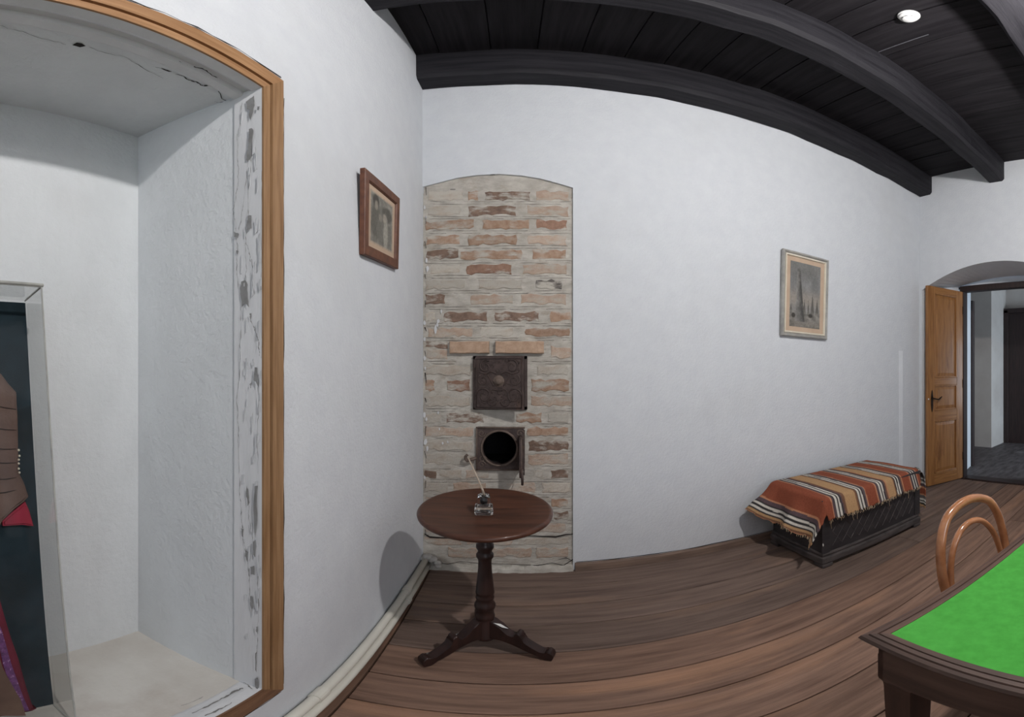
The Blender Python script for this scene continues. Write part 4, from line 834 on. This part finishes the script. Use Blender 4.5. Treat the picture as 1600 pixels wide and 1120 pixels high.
for k in range(80):
    j = R.randrange(0, ny); p = Vector(vs[j*(nx+1)])+off; l = R.uniform(.006, .02)*(1.6 if j > ny*0.8 else 1)
    tube(fg, [p+Vector((0, 0, .004)), p+Vector((-l*0.3, R.uniform(-.006, .006), -l))], 0.0014, 4)
fo = obj('fringe', fg, M_thread, bl); fo['kind'] = 'stuff'

# ------------------------------------------------------------------ green card table
ga = -0.108
gt = thing('card_table', 'brown wooden card table topped with bright green baize', 'table', (0.584, 0.511, 0), (0, 0, ga))
GL, GD, GZ = 1.45, 0.86, 0.762                    # local: x along the far edge, y negative towards the camera side
bd = 0.044
def bar(prof, A, B_, inw, m, name):                # edge bar from A to B with mitred ends; prof = (inset, z)
    bm = bmesh.new(); A, B_, inw = Vector(A), Vector(B_), Vector(inw); d = (B_-A).normalized()
    ra = [bm.verts.new(A+inw*i_+d*i_+Vector((0, 0, z))) for i_, z in prof]; rb2 = [bm.verts.new(B_+inw*i_-d*i_+Vector((0, 0, z))) for i_, z in prof]; n = len(prof)
    for k in range(n): bm.faces.new((ra[k], ra[(k+1)%n], rb2[(k+1)%n], rb2[k]))
    bm.faces.new(ra); bm.faces.new(rb2[::-1]); obj(name, bm, m, gt)
prof = [(0.0, GZ-0.012), (0.004, GZ-0.005), (0.012, GZ-0.002), (0.014, GZ-0.004), (0.016, GZ), (0.026, GZ+0.001), (0.0272, GZ-0.002), (0.0285, GZ-0.002), (0.030, GZ+0.001), (bd, GZ+0.001), (bd, GZ-0.022), (0.026, GZ-0.028), (0.014, GZ-0.024), (0.004, GZ-0.018)]
K = [(0, 0, 0), (GL, 0, 0), (GL, -GD, 0), (0, -GD, 0)]
for (A, B_), inw, m_ in zip(((K[0], K[1]), (K[1], K[2]), (K[2], K[3]), (K[3], K[0])), ((0, -1, 0), (-1, 0, 0), (0, 1, 0), (1, 0, 0)), (M_tabwood, M_tabwoody, M_tabwood, M_tabwoody)): bar(prof, A, B_, inw, m_, 'top_border')
obj('baize', Box((bd-0.004, -GD+bd-0.004, GZ-0.02), (GL-bd+0.004, -bd+0.004, GZ-0.001)), M_felt, gt)
ai = 0.026; at_ = 0.02
for lo_, hi_, m_ in (((ai, -ai-at_), (GL-ai, -ai), M_tabwood), ((ai, -GD+ai), (GL-ai, -GD+ai+at_), M_tabwood), ((ai, -GD+ai), (ai+at_, -ai), M_tabwoody), ((GL-ai-at_, -GD+ai), (GL-ai, -ai), M_tabwoody)):
    obj('apron', Box((lo_[0], lo_[1], 0.615), (hi_[0], hi_[1], GZ-0.022), 0.004, 1), m_, gt)
for x, y in ((ai+0.042, -ai-0.042), (GL-ai-0.042, -ai-0.042), (ai+0.042, -GD+ai+0.042), (GL-ai-0.042, -GD+ai+0.042)):
    lg = bmesh.new(); rings = []
    for hw, z in ((0.041, 0.70), (0.041, 0.622), (0.034, 0.604), (0.033, 0.59), (0.022, 0.02), (0.024, 0.0)): rings.append([lg.verts.new((x+sx*hw, y+sy*hw, z)) for sx, sy in ((-1, -1), (1, -1), (1, 1), (-1, 1))])
    for p, q in zip(rings, rings[1:]):
        for k in range(4): lg.faces.new((p[k], p[(k+1)%4], q[(k+1)%4], q[k]))
    lg.faces.new(rings[0]); lg.faces.new(rings[-1]); obj('leg', lg, M_tableg, gt)

# ------------------------------------------------------------------ bentwood chair
bc = thing('bentwood_chair', 'varnished bentwood chair with looped back, tucked under the green card table', 'chair', (1.30, 0.43, 0), (0, 0, math.radians(-13)))
# local: seat centre at the origin, back towards +y
bk = []
for k in range(25):
    t = PI*k/24; bk.append((0.185*math.cos(t)*(1-0.0*math.sin(t)), 0.0, 0.60+0.27*math.sin(t)**0.85 if math.sin(t) > 0 else 0.60))
def lean(p): return Vector((p[0], 0.155+(p[2]-0.45)*0.16, p[2]))
outer = [lean((0.165, 0, 0.30)), lean((0.178, 0, 0.45))]+[lean(p) for p in bk]+[lean((-0.178, 0, 0.45)), lean((-0.165, 0, 0.30))]
rear = [(0.19, 0.235, 0.0)]; 
path = smooth_path([Vector((0.185, 0.235, 0.0)), Vector((0.172, 0.165, 0.25))]+[lean((0.170, 0, 0.45)), lean((0.186, 0, 0.60)), lean((0.176, 0, 0.72)), lean((0.137, 0, 0.808)), lean((0.075, 0, 0.846)), lean((0, 0, 0.859)), lean((-0.075, 0, 0.846)), lean((-0.137, 0, 0.808)), lean((-0.176, 0, 0.72)), lean((-0.186, 0, 0.60)), lean((-0.170, 0, 0.45))]+[Vector((-0.172, 0.165, 0.25)), Vector((-0.185, 0.235, 0.0))], 6)
obj('back_loop', Tube(path, 0.0175, 12), M_bent, bc, smooth=True)
inn_ = smooth_path([lean((0.150, 0, 0.47)), lean((0.150, 0, 0.58)), lean((0.125, 0, 0.68)), lean((0.07, 0, 0.75)), lean((0, 0, 0.772)), lean((-0.07, 0, 0.75)), lean((-0.125, 0, 0.68)), lean((-0.150, 0, 0.58)), lean((-0.150, 0, 0.47))], 6)
obj('inner_loop', Tube(inn_, 0.0125, 10), M_bent, bc, smooth=True)
st = bmesh.new(); lathe(st, [(0.165, 0.462), (0.19, 0.465), (0.203, 0.455), (0.205, 0.445), (0.200, 0.432), (0.165, 0.432), (0.165, 0.462)], 40); obj('seat_rim', st, M_bent, bc, smooth=True)
se = bmesh.new(); lathe(se, [(0, 0.452), (0.168, 0.456), (0.168, 0.448), (0, 0.445)], 40); obj('seat', se, M_cane, bc, smooth=True)
for sx in (-1, 1): obj('leg', Tube(smooth_path([(sx*0.12, -0.14, 0.44), (sx*0.135, -0.155, 0.25), (sx*0.165, -0.195, 0.0)], 6), [0.017, 0.012], 10), M_bent, bc, smooth=True)
obj('leg_ring', Tube([(0.155*math.cos(2*PI*k/32), 0.155*math.sin(2*PI*k/32), 0.24) for k in range(32)], 0.009, 8, True), M_bent, bc, smooth=True)

# ------------------------------------------------------------------ smoke detector
p = Vector((1.633, 1.10, ZC))
sm = thing('smoke_detector', 'round white smoke detector on the black ceiling', 'smoke detector', p)
bs_ = bmesh.new(); lathe(bs_, [(0, 0), (0.056, 0), (0.057, -0.008), (0.055, -0.013), (0.0, -0.013)], 36); obj('base', bs_, M_plastic, sm, smooth=True)
cp = bmesh.new(); lathe(cp, [(0.052, -0.0135), (0.051, -0.022), (0.046, -0.030), (0.036, -0.033), (0.033, -0.036), (0.033, -0.044), (0.030, -0.047), (0, -0.047)], 36); obj('cover', cp, M_plastic, sm, smooth=True)
for k in range(8):
    t = 2*PI*k/8+0.2; sv = bmesh.new(); box(sv, (0.0325, -0.007, -0.0425), (0.0338, 0.007, -0.0375), 0, 1, Matrix.Rotation(t, 4, 'Z')); obj('vent_slot', sv, M_slot, sm)

tag(obj('ceiling_cable', Tube([(1.852, 1.46, ZC-0.004), (1.853, 1.30, ZC-0.004), (1.850, 1.12, ZC-0.004)], 0.0035, 6), mat('grey_cable', sr(92,92,98), rough=0.6)), 'thin grey cable lying along the ceiling boards near the smoke detector', 'cable')
# ------------------------------------------------------------------ display case leaning in the niche, with the costume inside
th = math.atan2(-0.19, 1.24)
case = thing('display_case', 'clear acrylic display case with dark teal backing, leaning in the niche', 'display case', (-0.868, 0.0, NZ0+0.004), (0, th, 0))
CYR, CYL, CHT, CDP = 0.402, -0.42, 1.245, 0.118
obj('backing_board', Box((0.0, CYL+0.004, 0.012), (0.012, CYR-0.004, CHT-0.01)), M_board, case)
g = 0.003
def pane(name, pts):
    bm = bmesh.new(); quads(bm, pts); return obj(name, bm, M_acrylic, case)
pane('front_pane', [(CDP, CYL, 0), (CDP, CYR, 0), (CDP, CYR, CHT), (CDP, CYL, CHT)]); pane('side_pane', [(0, CYR, 0), (CDP, CYR, 0), (CDP, CYR, CHT), (0, CYR, CHT)]); pane('side_pane', [(0, CYL, 0), (CDP, CYL, 0), (CDP, CYL, CHT), (0, CYL, CHT)])
pane('top_pane', [(0, CYL, CHT), (CDP, CYL, CHT), (CDP, CYR, CHT), (0, CYR, CHT)]); pane('bottom_pane', [(0, CYL, 0.001), (CDP, CYL, 0.001), (CDP, CYR, 0.001), (0, CYR, 0.001)])
eg = bmesh.new()
for pth in ([(CDP, CYR, 0), (CDP, CYR, CHT)], [(CDP, CYL, CHT), (CDP, CYR, CHT)], [(0.0, CYR, CHT), (CDP, CYR, CHT)], [(CDP, CYL, 0), (CDP, CYR, 0)], [(0, CYR, 0), (CDP, CYR, 0)], [(CDP, CYL, 0), (CDP, CYL, CHT)]): tube(eg, pth, 0.0022, 6)
obj('polished_edge', eg, M_acryledge, case)
lipm = bmesh.new(); tube(lipm, [(CDP+0.002, CYL-0.004, CHT+0.004), (CDP+0.002, CYR+0.004, CHT+0.004)], 0.0045, 8); tube(lipm, [(CDP+0.002, CYR+0.004, CHT+0.004), (0.0, CYR+0.004, CHT+0.004)], 0.003, 8); obj('lid_lip', lipm, M_acryledge, case)
Mc = Matrix.Translation((-0.868, 0.0, NZ0+0.004)) @ Matrix.Rotation(th, 4, 'Y')
def pad(name, out, d, m, label, cat, bev=0.010):
    t = tag(obj(name, prism(bmesh.new(), [(0.014, y, z) for y, z in out], (d, 0, 0)), m), label, cat)
    bm = bmesh.new(); bm.from_mesh(t.data); bmesh.ops.bevel(bm, geom=[e for e in bm.edges if all(v.co.x > 0.014+d*0.5 for v in e.verts)], offset=bev, segments=3, affect='EDGES'); bm.to_mesh(t.data); bm.free()
    t.matrix_world = Mc; return t
def onb(px, py):                                   # a measured point on the backing board, in the case's own y, z
    o_ = Mc.inverted() @ Vector((0, 0, H)); d = Mc.inverted().to_3x3() @ Vector((math.sin(lon(px)), math.cos(lon(px)), tn(py))); t = (0.03-o_.x)/d.x; q = o_+d*t; return q.y, q.z
slv = [onb(*q) for q in ((0,584),(12,600),(24,613),(26,650),(27,700),(28,738),(36,754),(43,775),(36,783),(20,795),(3,812))]
ja = slv+[(0.20, 0.50), (0.20, 0.62), (0.16, 0.66), (0.15, 0.42), (-0.15, 0.42), (-0.16, 0.66), (-0.20, 0.62), (-0.20, 0.50)]+[(-y, z) for y, z in slv[::-1]]+[(-0.25, 1.02), (-0.10, 1.10), (-0.05, 1.04), (0.05, 1.04), (0.10, 1.10), (0.25, 1.02)]
jk = pad('jacket', ja, 0.03, M_jacket, 'brown quilted folk jacket pinned to the teal board in the case', 'jacket', 0.008)
for py0, py1 in ((633, 640), (668, 672), (700, 701), (722, 722), (748, 745), (770, 764)):
    y0_, z0_ = onb(-14, py0); y1_, z1_ = onb(25, py1); obj('quilt_seam', Tube([(0.0445, y0_, z0_), (0.0445, (y0_+y1_)/2, (z0_+z1_)/2-0.002), (0.0430, y1_-0.004, z1_)], 0.0013, 5), M_doordark, jk)
bd_ = bmesh.new()
for px, py in ((28,703),(29,712),(28,718),(28,724),(28,732),(29,738)): 
    y_, z_ = onb(px, py); bmesh.ops.create_uvsphere(bd_, u_segments=8, v_segments=6, radius=0.0032, matrix=Matrix.Translation((0.036, y_, z_)))
obj('bead_trim', bd_, M_slip, jk, smooth=True)
cf = [onb(*q) for q in ((4,814),(20,800),(40,784),(46,797),(53,822),(35,820),(5,822))]
pad('cuff_cloth', cf, 0.018, M_red, 'crimson cloth cuff showing below the brown jacket sleeve', 'cloth', 0.005)
k1 = [onb(*q) for q in ((-8,905),(2,945),(15,990),(29,1030),(40,1070),(52,1108),(60,1140))]; zb = 0.03
sk1 = [(y, max(z, zb)) for y, z in k1]
sk_ = pad('skirt', [(0.12, 0.44)]+sk1+[(sk1[-1][0], zb), (-sk1[-1][0], zb)]+[(-y, z) for y, z in sk1[::-1]]+[(-0.12, 0.44)], 0.022, M_wine, 'wine-red folk skirt with a purple sequin band, at the foot of the case', 'skirt', 0.006)
bnd = [(onb(px, py), onb(px2, py)) for px, px2, py in ((-6, -18, 965), (2, -9, 985), (9, -2, 1010), (16, 3, 1035), (25, 11, 1060), (34, 20, 1085), (44, 31, 1108))]
sb = bmesh.new(); prism(sb, [(0.0362, *max_) for max_ in [a for a, b in bnd]]+[(0.0362, *b) for a, b in bnd[::-1]], (0.002, 0, 0)); obj('sequin_band', sb, M_purple, sk_)
sb2 = bmesh.new(); prism(sb2, [(0.0362, *onb(px, py)) for px, py in ((-10,1000),(2,1040),(18,1070),(30,1090),(38,1115),(0,1115),(-30,1115),(-40,1000))], (0.004, 0, 0)); obj('apron_front', sb2, M_skirt, sk_)

# ------------------------------------------------------------------ the room's lamp (out of the picture, above and to the right of the camera)
lp = thing('pendant_lamp', 'bare bulb hanging on a black cord from the ceiling', 'lamp', LAMP)
bu = bmesh.new(); bmesh.ops.create_uvsphere(bu, u_segments=20, v_segments=14, radius=0.05); obj('bulb', bu, M_bulb, lp, smooth=True)
so = bmesh.new(); lathe(so, [(0, 0.115), (0.012, 0.11), (0.02, 0.09), (0.022, 0.053), (0, 0.052)], 16); obj('socket', so, M_cord, lp, smooth=True)
obj('cord', Tube([(0, 0, 0.11), (0, 0, ZC+0.01-LAMP[2])], 0.003, 6), M_cord, lp)

gl = thing('globe_lamp', 'frosted glass globe lamp hanging on a rod under the ceiling', 'lamp', GLOBE)
gu = bmesh.new(); bmesh.ops.create_uvsphere(gu, u_segments=24, v_segments=16, radius=0.13); obj('globe', gu, emit('lit_globe', LAMP_COLOUR, GLOBE_RADIANCE), gl, smooth=True)
obj('rod', Tube([(0, 0, 0.125), (0, 0, ZC+0.01-GLOBE[2])], 0.008, 8), M_lock, gl)
ro = bmesh.new(); lathe(ro, [(0, ZC-GLOBE[2]), (0.05, ZC-GLOBE[2]), (0.045, ZC-GLOBE[2]-0.03), (0, ZC-GLOBE[2]-0.035)], 20); obj('ceiling_rose', ro, M_lock, gl, smooth=True)
for n_ in ('joint_line', 'crack', 'paint_flake', 'bare_patch', 'paint_crack', 'paint_chip', 'joint_crack', 'soffit_crack', 'sill_crack', 'gap_line', 'bead_trim', 'scroll_relief', 'plate_relief', 'lattice_carving', 'panel_moulding'):
    for o in bpy.data.objects:
        if o.name.split('.')[0] == n_: o['kind'] = 'stuff'
